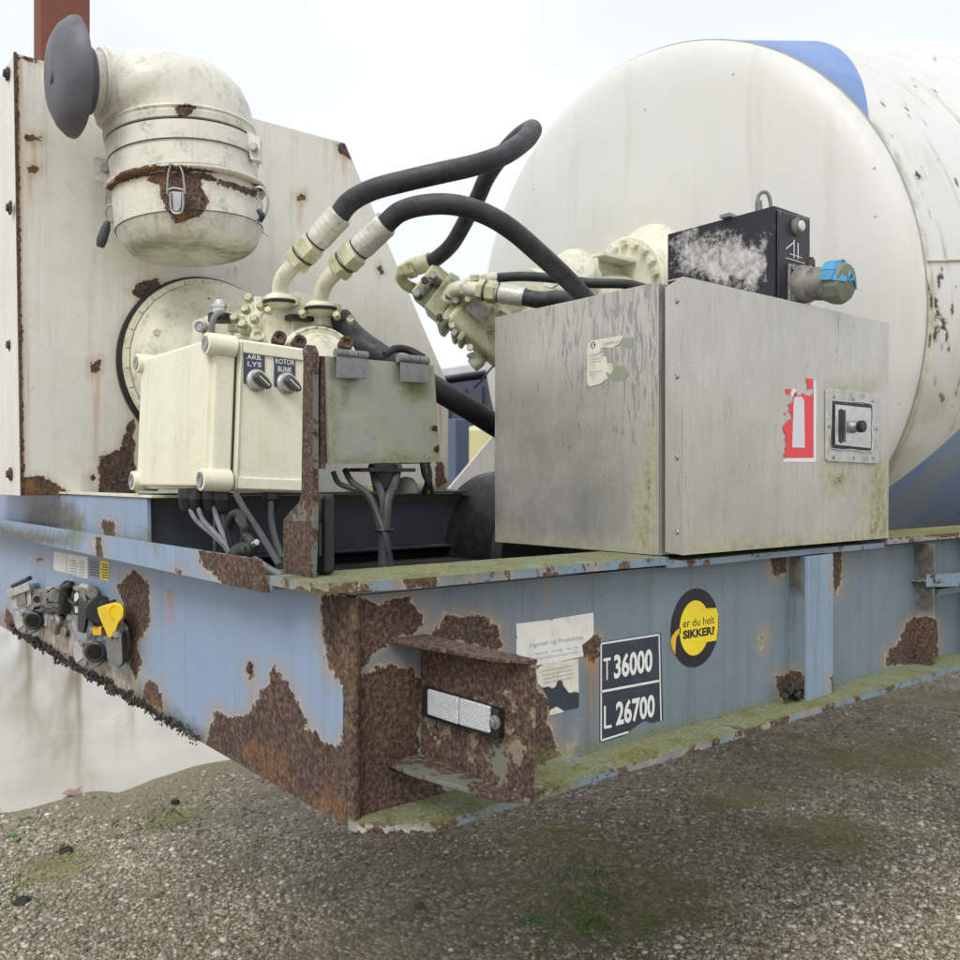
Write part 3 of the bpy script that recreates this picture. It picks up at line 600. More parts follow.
# upstand strip on the front flange
E0 = aty(264, 562, -.062)
strip = MB().grid((-2.5, -.060, 1.347), (aty(270, 596, -.06).x, -.060, 1.347), (aty(262, 560, -.06).x, -.060, 1.398), (-2.5, -.060, 1.396), 220, 10, (0, -.010, 0))
stp = obj('upstand_strip', strip, 'blue', tr, smooth=False)
marks(stp, rust=[[(198, 550), (275, 558), (275, 600), (225, 588), (212, 572), (202, 566)], c5((300, 120), (325, 120), (335, 190), (310, 195)), c5((565, 220), (582, 225), (580, 240), (568, 236))],
      grime=[c5((-20, 70), (-20, 160), (140, 155), (230, 150), (230, 110), (100, 90))], moss=[c5((215, 90), (250, 40), (265, 120), (240, 170)), c5((480, 125), (520, 130), (500, 165)), c5((230, 178), (640, 290), (640, 300), (230, 192))])
# front upstand plates above the flange
up = MB().grid((-2.5, -.006, 1.366), (aty(148, 540, -.006).x, -.006, 1.366), (aty(147, 500, -.006).x, -.006, 1.484), (-2.5, -.006, 1.484), 140, 16, (0, .008, 0))
o = obj('front_upstand', up, 'blue', tr, smooth=False)
marks(o, rust=[c5((325, 70), (350, 62), (370, 80), (365, 120), (335, 118))], grime=[c5((78, 0), (235, 2), (262, 60), (250, 110), (76, 90)), c5((-60, 90), (80, 92), (60, 70), (-60, 70))], moss=[c5((230, 60), (270, 50), (280, 110), (240, 120)), c5((330, 112), (480, 120), (490, 145), (330, 130)), c5((455, 90), (500, 95), (500, 140), (470, 140))])
obj('upstand_cap', MB().span((-2.5, -.012, 1.486), (aty(157, 500, 0).x, .05, 1.492)), 'cream', tr, bevel=.001)
# dark sheet added for the shaded interior in the opening, cross members
obj('deck_shade_sheet', MB().span((-2.48, .02, 1.300), (-.012, 1.95, 1.306)), 'deck', tr, smooth=False)
for y in (.78, 1.95, 3.2): obj('cross_member', MB().span((-2.485, y, 1.08), (-.165, y+.08, 1.298)), 'dark', tr, bevel=.002)
# stiffeners on the side beam
a = atx(783, 600, WX).y; b = atx(807, 600, .036).y; c_ = atx(833, 600, .036).y
stf = MB().grid((.036, b, 1.0145), (.036, c_, 1.0145), (.036, c_, 1.349), (.036, b, 1.349), 16, 40, (-.006, 0, 0)); s1 = obj('stiffener', stf, 'stiff', tr, smooth=False)
marks(s1, rust=[c7((694, 95), (714, 95), (714, 160), (700, 190)), c7((690, 370), (715, 360), (715, 410), (690, 410))])
s2 = obj('stiffener_flank', MB().grid((.029, b+.0005, 1.0145), (WX+.0005, b+.0005, 1.0145), (WX+.0005, b+.0005, 1.349), (.029, b+.0005, 1.349), 8, 40, (0, .006, 0)), 'bluegrey', tr, smooth=False)  # flank's shade is put into its darker paint and dark top patch
marks(s2, rust=[c7((575, 370), (610, 352), (650, 372), (680, 398), (655, 418), (585, 412)), c7((560, 100), (600, 100), (600, 140), (575, 155))], grime=[c7((590, 100), (640, 100), (640, 200), (590, 200))])
obj('stiffener_flank', MB().span((WX+.0005, c_-.006, 1.0145), (.029, c_-.0005, 1.349)), 'bluegrey', tr)
lp = MB()
for k in range(26):
    p = atx(random.uniform(783, 815), 694+random.uniform(-10, 4), random.uniform(-.005, .03)); p.y = min(p.y, b-.001-random.random()*.02); lp.lump(p, random.uniform(.004, .009), k, 8, .4)
o = obj('dirt_crust', lp, 'dirt', tr); o['kind'] = 'stuff'
y2 = atx(914, 600, WX).y
rb = obj('rib', MB().grid((WX+.0005, y2, 1.0145), (.043, y2, 1.0145), (.043, y2, 1.349), (WX+.0005, y2, 1.349), 8, 30, (0, .008, 0)), 'bluegrey', tr, smooth=False)
marks(rb, rust=[c7((845, 262), (860, 242), (912, 245), (915, 345), (800, 345))], grime=[c7((860, 80), (915, 80), (915, 240), (860, 240))])
# half-round step bracket behind the rib
hb = MB(); cy = y2+.14; pts = [(WX+.001, cy-.16, 1.245)] + [(.0+.085*math.sin(t), cy-.165*math.cos(t), 1.245) for t in np.linspace(.35, PI-.35, 14)] + [(WX+.001, cy+.16, 1.245)]
hb.prism([Vector(p) for p in pts], (0, 0, .008)); hb_ = obj('round_step', hb, 'flange', tr)
rim_ = MB()
for i in range(1, len(pts)-2):
    p, q = Vector(pts[i]), Vector(pts[i+1]); n = Vector(((q-p).y, -(q-p).x, 0)).normalized()*.004
    rim_.prism([p+Vector((0, 0, -.012)), q+Vector((0, 0, -.012)), q+n+Vector((0, 0, -.012)), p+n+Vector((0, 0, -.012))], (0, 0, .035))
obj('step_rim', rim_, 'flange', hb_)
obj('clamp_bar', MB().span((WX+.001, y2+.04, 1.20), (.03, y2+.30, 1.22)), 'flange', tr, bevel=.002)
obj('brace', MB().span((WX+.001, y2+.30, 1.0145), (.05, y2+.33, 1.348)), 'bluegrey', tr, bevel=.002)

# corner bracket that carries the marker light
BY = .131
L0 = aty(419, 648, BY); R0_ = aty(532, 659, BY); R1_ = aty(527, 803, BY); L1_ = aty(419, 745, BY)
zt, zb = 1.272, 1.088
xr = R0_.x
pl = MB().grid((WX+.001, BY, zb), (xr-.004, BY, zb), (xr, BY, zt), (WX+.001, BY, zt), 30, 24, (0, .008, 0))
bk = obj('lamp_bracket', pl, 'rust', tr, smooth=False)
marks(bk, rust=[c6((540, 215), (640, 215), (700, 240), (840, 250), (840, 330), (780, 330), (740, 370), (660, 330), (580, 330), (560, 400), (600, 470), (640, 440), (680, 540), (800, 600), (820, 480), (780, 420), (845, 250), (845, 650), (700, 600), (540, 500))])
topf = MB().prism([(WX+.001, .066, zt+.0005), (aty(493, 661, .10).x, .098, zt+.0005), (xr+.001, BY-.004, zt+.0005), (xr+.001, BY+.010, zt+.0005), (WX+.001, BY+.010, zt+.0005)], (0, 0, .006))
o = obj('bracket_flap', topf, 'rustall', bk, bevel=.0015)
topf = MB().prism([(WX+.001, .066, zb-.0005), (.06, .068, zb-.0005), (xr-.03, .10, zb-.0005), (xr-.004, BY-.002, zb-.0005), (xr-.004, BY+.009, zb-.0005), (WX+.001, BY+.009, zb-.0005)], (0, 0, -.007))
o = obj('bracket_flap', topf, 'rust', bk, bevel=.0015)

# marker light
def onb(px, py, d=0): p = aty(px, py, BY-d); return p
ml = thing('marker_light', 'white rectangular marker light screwed to the rusty corner bracket', 'marker light', onb(466, 710))
q = [onb(428, 685, .001), onb(505, 708, .001), onb(505, 738, .001), onb(428, 715, .001)]
obj('housing', MB().prism(q, (0, -.014, 0)), 'blackp', ml, bevel=.003)
q2 = [onb(430.5, 688.5, .0155), onb(461, 697, .0155), onb(461, 724, .0155), onb(430.5, 714, .0155)]
obj('lens', MB().prism(q2, (0, -.007, 0)), 'lens', ml, bevel=.0025)
q2 = [onb(462, 697.5, .0155), onb(492, 706, .0155), onb(492, 733, .0155), onb(462, 724.5, .0155)]
obj('lens', MB().prism(q2, (0, -.006, 0)), 'lens', ml, bevel=.0025)
pc = onb(496, 722, .0155); obj('screw', MB().lathe(pc, (0, -1, 0), [(0, .010), (.003, .010), (.004, .006), (.008, .006), (.009, .004)], 16), 'galv', ml)

# post bracket standing on the flange at the corner
pb = thing('flat_bar_post', 'rusty flat bar post with a wide foot standing on the frame corner', 'post', aty(298, 580, -.03))
prof = [aty(x, y, -.03) for x, y in ((283, 582), (283, 520), (287, 515), (298, 503), (301, 494), (303, 360), (302, 350), (305, 344.5), (310, 345), (313, 351), (313, 520), (311, 583))]
pm = MB().prism(prof, (0, .010, 0)); po = obj('flat_bar', pm, 'rust', pb, bevel=.001, smooth=False)
bs = MB().grid(aty(283.5, 582, -.0305), aty(311, 582, -.0305), aty(312, 521, -.0305), aty(284, 521, -.0305), 14, 26, (0, .0004, 0))
pz = obj('foot_face', bs, 'rustall', pb, smooth=False)
fb = MB().grid(aty(301.5, 500, -.0305), aty(312.5, 500, -.0305), aty(312.5, 353, -.0305), aty(303.5, 353, -.0305), 6, 50, (0, .0004, 0)); obj('bar_face', fb, 'rustall', pb, smooth=False)
rs = MB(); p0 = aty(315, 583, .0); p1 = aty(329, 493, .0)
bl = thing('black_rubber_buffer', 'black rectangular rubber buffer standing behind the flat bar post', 'buffer', (p0.x+.02, .02, 1.375))
obj('body', MB().span((p0.x-.01, .0, 1.375), (aty(324, 540, 0).x, .022, aty(320, 494, 0).z)), 'blackp', bl, bevel=.008)
obj('face_plate', MB().span((p0.x+.002, -.006, 1.405), (aty(322, 540, 0).x, .001, aty(320, 523, 0).z)), 'cable', bl, bevel=.002)

# ---- stickers on the side beam
SX = WX
def sx(px, py, lift=.0): return atx(px, py, SX+lift)
def side_sticker(name, pts, mat, th=.0008, lift=.0004, label=None): return decal(name, [sx(*p, lift) for p in pts], (th, 0, 0), mat, tr, label)
cB = lambda *q: crop(8, 505, 600, q)
w1 = side_sticker('paper_label', cB((88, 190), (360, 158), (372, 168), (385, 153), (705, 100), (708, 270), (690, 300), (640, 340), (615, 360), (620, 410), (628, 450), (420, 495), (230, 525), (90, 430), (90, 310), (104, 300), (92, 290)), 'paper', label='large faded white paper label')
def side_frame(pa, pb_): A = sx(*pa); B = sx(*pb_); return A, B
def side_text(s, pl_, pr, pt, mat, parent, lift, bold=0., name='lettering', sp=1.):
    A = sx(*pl_, lift); B = sx(*pr, lift); T = sx(*pt, lift); return text(s, A, (0, 1, 0), (0, 0, 1), B.y-A.y, T.z-A.z, mat, parent, name, bold, sp)
side_text('Ingeniør og Produktion', (530, 649, ), (583, 638), (530, 643), 'ink', w1, .0014)
side_text('Arne Vit   Amt By    Nr   Ma', (535, 656), (578, 647), (535, 652.8), 'ink', w1, .0014)
side_text('Gross weight tara netto Tractor', (535, 661), (578, 652), (535, 658), 'ink', w1, .0014)
w2 = side_sticker('torn_label', cB((235, 545), (262, 555), (300, 515), (585, 470), (588, 742), (560, 730), (510, 742), (485, 710), (462, 680), (460, 650), (435, 638), (415, 650), (405, 690), (375, 708), (350, 690), (300, 700), (262, 670), (250, 600)), 'papertorn', label='torn lower paper label')
w3 = side_sticker('label_underlayer', cB((300, 705), (350, 692), (375, 710), (408, 692), (418, 652), (436, 640), (458, 652), (462, 685), (490, 720), (512, 744), (590, 744), (590, 860), (470, 885), (410, 855), (352, 885), (352, 800)), 'slate', .0005)
side_sticker('torn_label', cB((355, 925), (360, 880), (410, 852), (470, 888), (460, 897)), 'papertorn', .0006)
for i in range(4): side_text('oonnom orn nnaoron mnoorn', (541+i, 672.5+i*4.0), (573, 667+i*4), (541, 670.9+i*4.), 'ink', w2, .0014)
# weight plate
cP = c7((208, 297), (335, 277), (340, 458), (318, 464), (300, 460), (255, 492), (208, 505))
wp = side_sticker('weight_plate', cP, 'slate', .0009, label='dark plate with white weight figures')
def stroke(a, b, wid, mat, parent, lift, name='border'):
    A = sx(*a, lift); B = sx(*b, lift); d = (B-A).normalized(); n = d.cross(Vector((1, 0, 0)))*wid/2
    return obj(name, MB().prism([A-n, B-n, B+n, A+n], (.0003, 0, 0)), mat, parent, smooth=False)
k = c7((211, 300), (332, 281), (336, 460), (211, 502), (211, 400), (334, 377), (300, 473), (330, 470))
stroke(k[0], k[1], .0035, 'printwhite', wp, .0016); stroke(k[1], k[2], .0035, 'printwhite', wp, .0016); stroke(k[0], k[3], .0035, 'printwhite', wp, .0016); stroke(k[4], k[5], .0045, 'printwhite', wp, .0016, 'divider')
stroke(k[3], c7((268, 484))[0], .0035, 'printwhite', wp, .0016)
def sheared(s, pl_, pr, pt, bold, name):                                # line of figures between two measured points
    return side_text(s, pl_, pr, pt, 'printwhite', wp, .0016, bold, name, 1.0)
def side_fig(s, a, b, h0, bold, name='figures'):
    A = sx(*a, .0016); B = sx(*b, .0016); T = sx(a[0], a[1]-h0, .0016); U_ = (B-A)/(B-A).length
    return text(s, A, U_, (0, 0, 1), (B-A).length, T.z-A.z, 'printwhite', wp, name, bold, 1.0)
side_fig('T', c7((216, 377))[0], c7((231, 374))[0], 22, .0); side_fig('36000', c7((238, 374))[0], c7((318, 358))[0], 24.5, .03)
side_fig('L', c7((217, 478))[0], c7((233, 475))[0], 23, .0); side_fig('26700', c7((242, 472))[0], c7((323, 453))[0], 24.5, .03)
# round safety sticker
cS = lambda *q: crop(9.6, 660, 580, q)
C0 = sx(*cS((333, 458))[0]); RY = (sx(694, *[cS((333, 80))[0][1]]).z - sx(694, cS((333, 835))[0][1]).z)/2
def disc(c, r, n=56, x0=0): return [Vector((SX+x0, c.y+r*math.cos(2*PI*k/n), c.z+r*math.sin(2*PI*k/n))) for k in range(n)]
yl = sx(*cS((100, 458))[0]).y; yr = sx(*cS((560, 458))[0]).y; cy0 = (yl+yr)/2; rh = (yr-yl)/2; rz = RY
def eld(y, z, ry, rz_, n=56, lift=.0004): return [Vector((SX+lift, y+ry*math.cos(2*PI*k/n), z+rz_*math.sin(2*PI*k/n))) for k in range(n)]
zc = C0.z
sk = obj('safety_sticker', MB().prism(eld(cy0, zc, rh, rz), (.0008, 0, 0)), 'printblack', tr, smooth=False, label='round black and yellow sticker asking er du helt SIKKER?')
ya = sx(*cS((182, 458))[0]).y; yb = sx(*cS((470, 458))[0]).y; rz2 = (sx(694, cS((333, 190))[0][1]).z-sx(694, cS((333, 718))[0][1]).z)/2
obj('yellow_disc', MB().prism(eld((ya+yb)/2, zc, (yb-ya)/2, rz2, 48, .0014), (.0003, 0, 0)), 'printyellow', sk, smooth=False)
obj('yellow_panel', MB().prism([sx(*p, .0018) for p in cS((330, 275), (540, 268), (558, 330), (556, 470), (540, 580), (440, 597), (330, 600))], (.0002, 0, 0)), 'printyellow', sk, smooth=False)
obj('yellow_tail', MB().prism([sx(*p, .0014) for p in cS((195, 455), (150, 490), (112, 545), (102, 600), (118, 660), (146, 715), (148, 640), (155, 560), (178, 515), (200, 510))], (.0003, 0, 0)), 'printorange', sk, smooth=False)
def cs_text(s, a, b, h, bold):
    A = sx(*cS(a)[0], .0022); B = sx(*cS(b)[0], .0022); T = sx(cS(a)[0][0], cS(a)[0][1]-h/9.6, .0022); U_ = (B-A)/(B-A).length
    text(s, A, U_, (0, 0, 1), (B-A).length, T.z-A.z, 'printblack', sk, 'lettering', bold)
cs_text('er du helt', (222, 458), (525, 415), 78, .0); cs_text('SIKKER?', (222, 570), (525, 522), 84, .045)

# ---- labels on the front beam
def fy(px, py, lift=.0): return aty(px, py, -.0-lift)
def front_sticker(name, pts, mat, th=.0008, label=None): return decal(name, [fy(*p, .0005) for p in pts], (0, -th, 0), mat, tr, label)
fs_ = front_sticker('data_label', [(54, 551.5), (66.5, 553.5), (66.5, 573), (54, 570)], 'paper')
fs2 = front_sticker('data_label', [(67, 553.6), (88, 557), (88, 579), (67, 573.2)], 'paper')
fs3 = front_sticker('data_label', c5((284, 184), (319, 192), (319, 251), (284, 243)), 'ink')
fs4 = front_sticker('warning_label', c5((321, 193), (350, 199), (348, 259), (321, 252)), 'printyellow', label='small yellow warning label')
for i in range(6):
    y = 559+i*2.6
    obj('text_line', MB().prism([fy(90, y+1.6, .0014), fy(98.5, y+3.2, .0014), fy(98.5, y+4.4, .0014), fy(90, y+2.8, .0014)], (0, -.0003, 0)), 'slate', fs3, smooth=False)
    obj('text_line', MB().prism([fy(101.5, y+4.4, .0014), fy(108, y+5.6, .0014), fy(108, y+6.8, .0014), fy(101.5, y+5.6, .0014)], (0, -.0003, 0)), 'printblack', fs4, smooth=False)
    obj('text_line', MB().prism([fy(70, y+1.0, .0014), fy(76+(i % 3), y+2., .0014), fy(76+(i % 3), y+2.7, .0014), fy(70, y+1.7, .0014)], (0, -.0003, 0)), 'ink', fs2, smooth=False)
    obj('text_line', MB().prism([fy(79, y+2.4, .0014), fy(85-(i % 2), y+3.4, .0014), fy(85-(i % 2), y+4.1, .0014), fy(79, y+3.1, .0014)], (0, -.0003, 0)), 'ink', fs2, smooth=False)
# bolt hole
p = fy(250.5, 669, .001); obj('bolt', MB().hexnut(p, p+Vector((0, -.006, 0)), .008), 'rustall', tr); p = fy(250.5, 664, .001); obj('bolt', MB().hexnut(p, p+Vector((0, -.004, 0)), .005), 'rustall', tr)
# black dirt crust hanging on the lower edge of the front beam
lp = MB(); rr = random.Random(4)
for k in range(620):
    u = rr.random()**.9; px = 10+u*190; py = 628+(px-10)*.6 + rr.gauss(0, 3.0); p = aty(px, py-1, -.002-rr.random()*.006); lp.lump(p, rr.uniform(.003, .0085)*(1.05-.8*u), k, 8, .45, (1.8, .6, .9))
for k in range(0):
    px = 200+rr.random()*150; py = 745+(px-208)*.6; p = aty(px, py-1, -.002); lp.lump(p, rr.uniform(.002, .006), k, 8, .4, (1.5, .8, .8))
o = obj('dirt_crust', lp, 'dirt', tr); o['kind'] = 'stuff'

# ================================================================== COUPLINGS on the front beam
AC = Vector((.80, -.60, 0))                                        # the couplings look forward and out to this side
def fo(px, py, d):
    t0 = (0-CAM[1])/ray(px, py)[1]; t1 = 2.95-(px-15)*.0068; return att(px, py, min(t0, t1)-.02-d*1.0)
def gladhand(px, py, r, label, flip=1):
    c = fo(px, py, .045); t = thing('air_coupling', label, 'air coupling', fo(px, py, 0)); a = AC.copy()
    obj('body', MB().lathe(fo(px, py, .0), a, [(0, r*.75), (.03, r*.75), (.035, r), (.052, r), (.056, r*.93)], 28), 'alu', t, bevel=.001)
    obj('seal', MB().lathe(c+a*.0115, a, [(0, r*.72), (.006, r*.70), (.008, r*.6), (.006, r*.42), (-.006, r*.38)], 28, True, True), 'blackp', t)
    obj('bore', MB().cyl(c+a*.0175, c+a*.0205, r*.46), 'hole', t)
    X = Vector((.60, .80, 0)); Zv = Vector((0, 0, 1))
    for s_ in (-1, 1):
        ear = MB(); pts = []
        for t_ in np.linspace(-.55, .55, 8): pts.append(c+(X*s_*math.cos(t_)+Zv*math.sin(t_))*r*1.55)
        for t_ in np.linspace(.42, -.42, 6): pts.append(c+(X*s_*math.cos(t_)+Zv*math.sin(t_))*r*.9)
        ear.prism(pts, a*.012); obj('locking_lug', ear, 'alulight', t, bevel=.001)
    obj('horn', MB().tube([c+X*r*.5*flip+Zv*r*.9, c+X*r*1.0*flip+Zv*r*1.15, c+X*r*1.35*flip+Zv*r*1.7, c+X*r*1.5*flip+Zv*r*1.85], [r*.22, r*.18, r*.12, r*.08], 8, 5), 'alulight', t)
    for q_ in (-.6, .9): obj('screw', MB().hexnut(c+(X*math.cos(q_+PI)*1.15+Zv*math.sin(q_+PI)*1.0)*r+a*.012, c+(X*math.cos(q_+PI)*1.15+Zv*math.sin(q_+PI)*1.0)*r+a*.018, r*.16), 'galv', t)
    return t
gladhand(35.5, 620, .037, 'grimy aluminium air coupling at the far left of the front beam')
gladhand(97.5, 651, .036, 'grimy aluminium air coupling under the yellow cap')
# electrical socket
t = thing('electrical_socket', 'silver grey cast electrical socket above the left air coupling', 'socket', fo(22, 597, 0))
obj('body', MB().prism([fo(9, 590, .08), fo(30, 584, .08), fo(31, 606, .08), fo(13, 611, .08)], tuple(AC*-.08)), 'alulight', t, bevel=.006)
obj('lid', MB().prism([fo(8, 590, .088), fo(30, 582, .088), fo(31, 590, .088), fo(10, 598, .088)], tuple(AC*.012)), 'alulight', t, bevel=.003)
obj('hinge', MB().cyl(fo(13, 586, .07), fo(30, 578, .07), .007), 'blackp', t); obj('rib', MB().prism([fo(17, 594, .082), fo(26, 592, .082), fo(27, 604, .082), fo(18, 606, .082)], tuple(AC*.008)), 'alu', t, bevel=.002)
t = thing('square_valve', 'square grey valve block with a round port beside the socket', 'valve', fo(39, 598, 0))
obj('body', MB().prism([fo(31, 590, .06), fo(47, 589, .06), fo(47, 606, .06), fo(32, 608, .06)], tuple(AC*-.06)), 'alu', t, bevel=.005); obj('port', MB().lathe(fo(39, 599, .06), tuple(AC), [(0, .018), (.012, .018), (.012, .011), (.002, .011)], 20), 'alu', t); obj('bore', MB().cyl(fo(39, 599, .0620), fo(39, 599, .0690), .011), 'printblack', t)
t = thing('lever_valve', 'black lever valve between the two air couplings', 'valve', fo(66, 600, 0))
obj('body', MB().tube([fo(69, 586, .01), fo(67, 588, .05), fo(65, 600, .055), fo(66, 612, .03)], [.014, .02, .018, .012], 12, 5), 'blackp', t)
obj('lever', MB().tube([fo(60, 614, .06), fo(64, 604, .07), fo(66, 588, .07), fo(72, 584, .06)], [.007, .010, .011, .008], 10, 5), 'blackp', t, bevel=0)
obj('bracket', MB().prism([fo(72, 583, .012), fo(76, 586, .012), fo(74, 600, .012), (fo(70, 598, .012))], tuple(AC*.006)), 'rustall', t)
obj('fitting', MB().hexnut(fo(55, 596, .0), fo(55, 596, .05), .022).hexnut(fo(50, 604, .0), fo(50, 604, .03), .018), 'alu', t)
obj('pipe', MB().tube([fo(58, 613, .02), fo(59, 622, .035), fo(57, 632, .02)], .010, 10, 5), 'alu', t)
t = thing('handle_coupling', 'black coupling with a long black handle left of the yellow cap', 'coupling', fo(88, 605, 0))
obj('handle', MB().prism([fo(82, 596, .06), fo(90, 594, .06), fo(91, 610, .06), fo(87, 633, .06), (fo(81, 631, .06)), fo(81, 612, .06)], tuple(AC*.022)), 'blackp', t, bevel=.006, seg=3)
obj('hinge', MB().cyl(fo(92, 593, .02), fo(92, 593, .085), .013).cyl(fo(84, 592, .02), fo(84, 592, .07), .011), 'alu', t)
obj('body', MB().cyl(fo(100, 610, .0), fo(100, 610, .05), .036).prism([fo(92, 606, .03), fo(112, 600, .03), fo(113, 630, .03), fo(93, 632, .03)], tuple(AC*-.03)), 'blackp', t, bevel=.006)
obj('white_tag', MB().prism([fo(x, y, .05) for x, y in ((75, 594), (77, 591.5), (79, 594), (79.5, 605), (78, 613), (76, 613), (74.5, 604))], tuple(AC*.004)), 'white', t, bevel=.001)
obj('brass_fitting', MB().prism([fo(92, 627, .06), fo(101, 627, .06), fo(101, 636, .06), fo(93, 636, .06)], tuple(AC*-.04)), 'printorange', t, bevel=.004)
obj('pipe', MB().tube([fo(88, 640, .02), fo(90, 633, .04), fo(94, 628, .03)], .008, 10, 5).tube([fo(79, 590, .02), fo(83, 586, .045), fo(90, 588, .04)], .008, 10, 5), 'alulight', t)
for (x, y, w_, h_, d_, mt) in ((48, 612, 7, 9, .05, 'alu'), (57, 604, 6, 8, .06, 'blackp'), (54, 585, 8, 6, .04, 'alu'), (60, 626, 6, 12, .03, 'alu'), (72, 606, 5, 10, .045, 'blackp'), (78, 618, 6, 8, .035, 'alulight'), (28, 604, 6, 7, .07, 'alu'), (45, 586, 6, 5, .05, 'alulight')):
    obj('casting', MB().prism([fo(x, y+2, d_), fo(x+w_*.6, y, d_), fo(x+w_, y+h_*.4, d_), fo(x+w_*.8, y+h_, d_), fo(x+.5, y+h_*.8, d_)], tuple(AC*-d_)), mt, t, bevel=.003)
for (x, y, r_) in ((50, 600, .011), (62, 598, .009), (70, 618, .010), (85, 600, .012), (104, 604, .012), (52, 618, .009), (76, 588, .008)):
    obj('bolt', MB().hexnut(fo(x, y, .05), fo(x, y, .066), r_), 'galv' if r_ < .0105 else 'blackp', t)
obj('valve_cover', MB().lathe(fo(90, 596, .075), tuple(AC), [(-.04, .02), (0, .02), (.004, .017), (.004, .010), (-.002, .009)], 20), 'alu', t)
obj('air_pipe', MB().tube([fo(43, 606, .03), fo(50, 612, .06), fo(57, 610, .06), fo(64, 618, .03)], .007, 10, 5).tube([fo(70, 600, .05), fo(76, 604, .07), (fo(80, 600, .06))], .006, 10, 5), 'blackp', t)
t = thing('coupling_cap', 'bright yellow coupling cap hanging over the right air coupling', 'cap', fo(112, 620, 0))
obj('cap', MB().prism([fo(x, y, .085) for x, y in cA((680, 322), (740, 300), (800, 285), (845, 300), (862, 340), (858, 390), (825, 430), (815, 465), (800, 495), (775, 528), (758, 530), (745, 500), (715, 430), (690, 370))], tuple(AC*.016)), 'yellow', t, bevel=.004, seg=3)
obj('raised_disc', MB().lathe(fo(116, 611, .101), tuple(AC), [(0, .021), (.004, .020), (.005, .014), (.003, .012)], 28), 'yellow', t)
obj('pivot', MB().cyl(fo(116, 634, .05), fo(116, 634, .106), .0085).cyl(fo(116, 634, .106), fo(116, 634, .108), .004), 'galv', t)
obj('mount_plate', MB().prism([fo(x, y, .002) for x, y in ((113, 634), (128, 630), (129, 660), (124, 665), (114, 655))], tuple(AC*.045)), 'grey', t, bevel=.003)
obj('spring', MB().tube([fo(125, 620, .06), fo(127, 628, .07), fo(129, 640, .06), fo(128, 658, .05)], .004, 8, 5), 'blackp', t)

# ================================================================== POWER PACK
HX = -1.6
pk = thing('power_pack', 'tall cream painted engine housing with a slanted rear edge and rust spots', 'engine housing', (-1.9, .6, 1.48))
A_ = atx(22, 497, HX); B_ = atx(447, 490, HX); T0 = atx(15, 55, HX); T1 = atx(345, 142, HX); T2 = atx(350, 158, HX)
zb_ = 1.482; ztp = (T0.z+T1.z)/2
K_ = atx(448, 385, HX); nu_, nv_ = 150, 130; pm = MB(); vs = []
for j in range(nv_+1):
    z = zb_+(ztp-zb_)*j/nv_; yl_ = A_.y+(T0.y-A_.y)*j/nv_; yr_ = K_.y if z < K_.z else K_.y+(T1.y-K_.y)*(z-K_.z)/(ztp-K_.z)
    for i in range(nu_+1): vs.append((HX, yl_+(yr_-yl_)*i/nu_, z))
o_ = len(vs); W_ = nu_+1; fs = [(j*W_+i, j*W_+i+1, (j+1)*W_+i+1, (j+1)*W_+i) for j in range(nv_) for i in range(nu_)]
vs += [(v[0]-.006, v[1], v[2]) for v in vs]; fs += [tuple(k+o_ for k in reversed(f)) for f in fs[:]]
for i in range(nu_): fs += [(i+1, i, i+o_, i+1+o_), (nv_*W_+i, nv_*W_+i+1, nv_*W_+i+1+o_, nv_*W_+i+o_)]
for j in range(nv_): fs += [(j*W_, (j+1)*W_, (j+1)*W_+o_, j*W_+o_), ((j+1)*W_+nu_, j*W_+nu_, j*W_+nu_+o_, (j+1)*W_+nu_+o_)]
pm.add(vs, fs); B_ = Vector((HX, K_.y, zb_))
hp = obj('side_plate', pm, 'hood', pk, smooth=False)
marks(hp, rust=[ell(33, 138.5, 9, 3.2, a=1), ell(32, 169.5, 6, 4), [(131, 291), (138, 283), (158, 278), (163, 290), (160, 298), (152, 301), (140, 301)],
    c2((285, 185), (315, 190), (332, 215), (336, 238), (300, 222)), c2((165, 345), (200, 345), (202, 360), (175, 364)),
    c3((-60, 500), (0, 478), (10, 440), (28, 400), (32, 392), (42, 392), (42, 640), (-60, 640)), [(20, 475), (45, 478), (70, 493), (70, 505), (20, 505)], [(14, 58), (18, 58), (24, 495), (18, 495)],
    [(90, 362), (100, 360), (100, 372), (92, 374)], [(436, 462), (443, 462), (447, 482), (436, 492)], [(296, 195), (306, 192), (306, 198), (298, 199)], [(14, 53), (40, 60), (40, 62), (14, 58)], [(380, 265), (384, 273), (381, 274), (378, 268)], ell(92, 478, 3, 3)],
    orange=[[(20, 480), (60, 485), (66, 500), (20, 500)]], grime=[[(400, 488), (450, 480), (450, 500), (400, 500)]])
V = np.empty(len(hp.data.vertices)*3); hp.data.vertices.foreach_get('co', V); V = V.reshape(-1, 3)+np.array(worldloc(hp)); P, t_ = project(V); dv = np.zeros(len(V))
for cx, y0, y1, w_ in ((34, 140, 200, 6), (31, 172, 215, 5), (300, 196, 235, 5), (344, 155, 180, 5), (29, 480, 500, 8), (128, 330, 420, 14), (96, 370, 480, 5), (20, 60, 490, 3), (232, 268, 285, 8), (440, 380, 490, 4)): dv = np.maximum(dv, np.clip(1-np.abs(P[:, 0]-cx)/w_, 0, 1)*np.clip((y1-P[:, 1])/(y1-y0), 0, 1)*(P[:, 1] > y0))
setattr_(hp.data, 'drip', dv*.8)
obj('front_plate', MB().prism([(HX-.007, A_.y+.001, zb_), (HX-.007, T0.y+.001, ztp+.004), (-2.25, T0.y+.001, ztp+.004), (-2.25, A_.y+.001, zb_)], (0, .006, 0)), 'hood', pk, smooth=False)
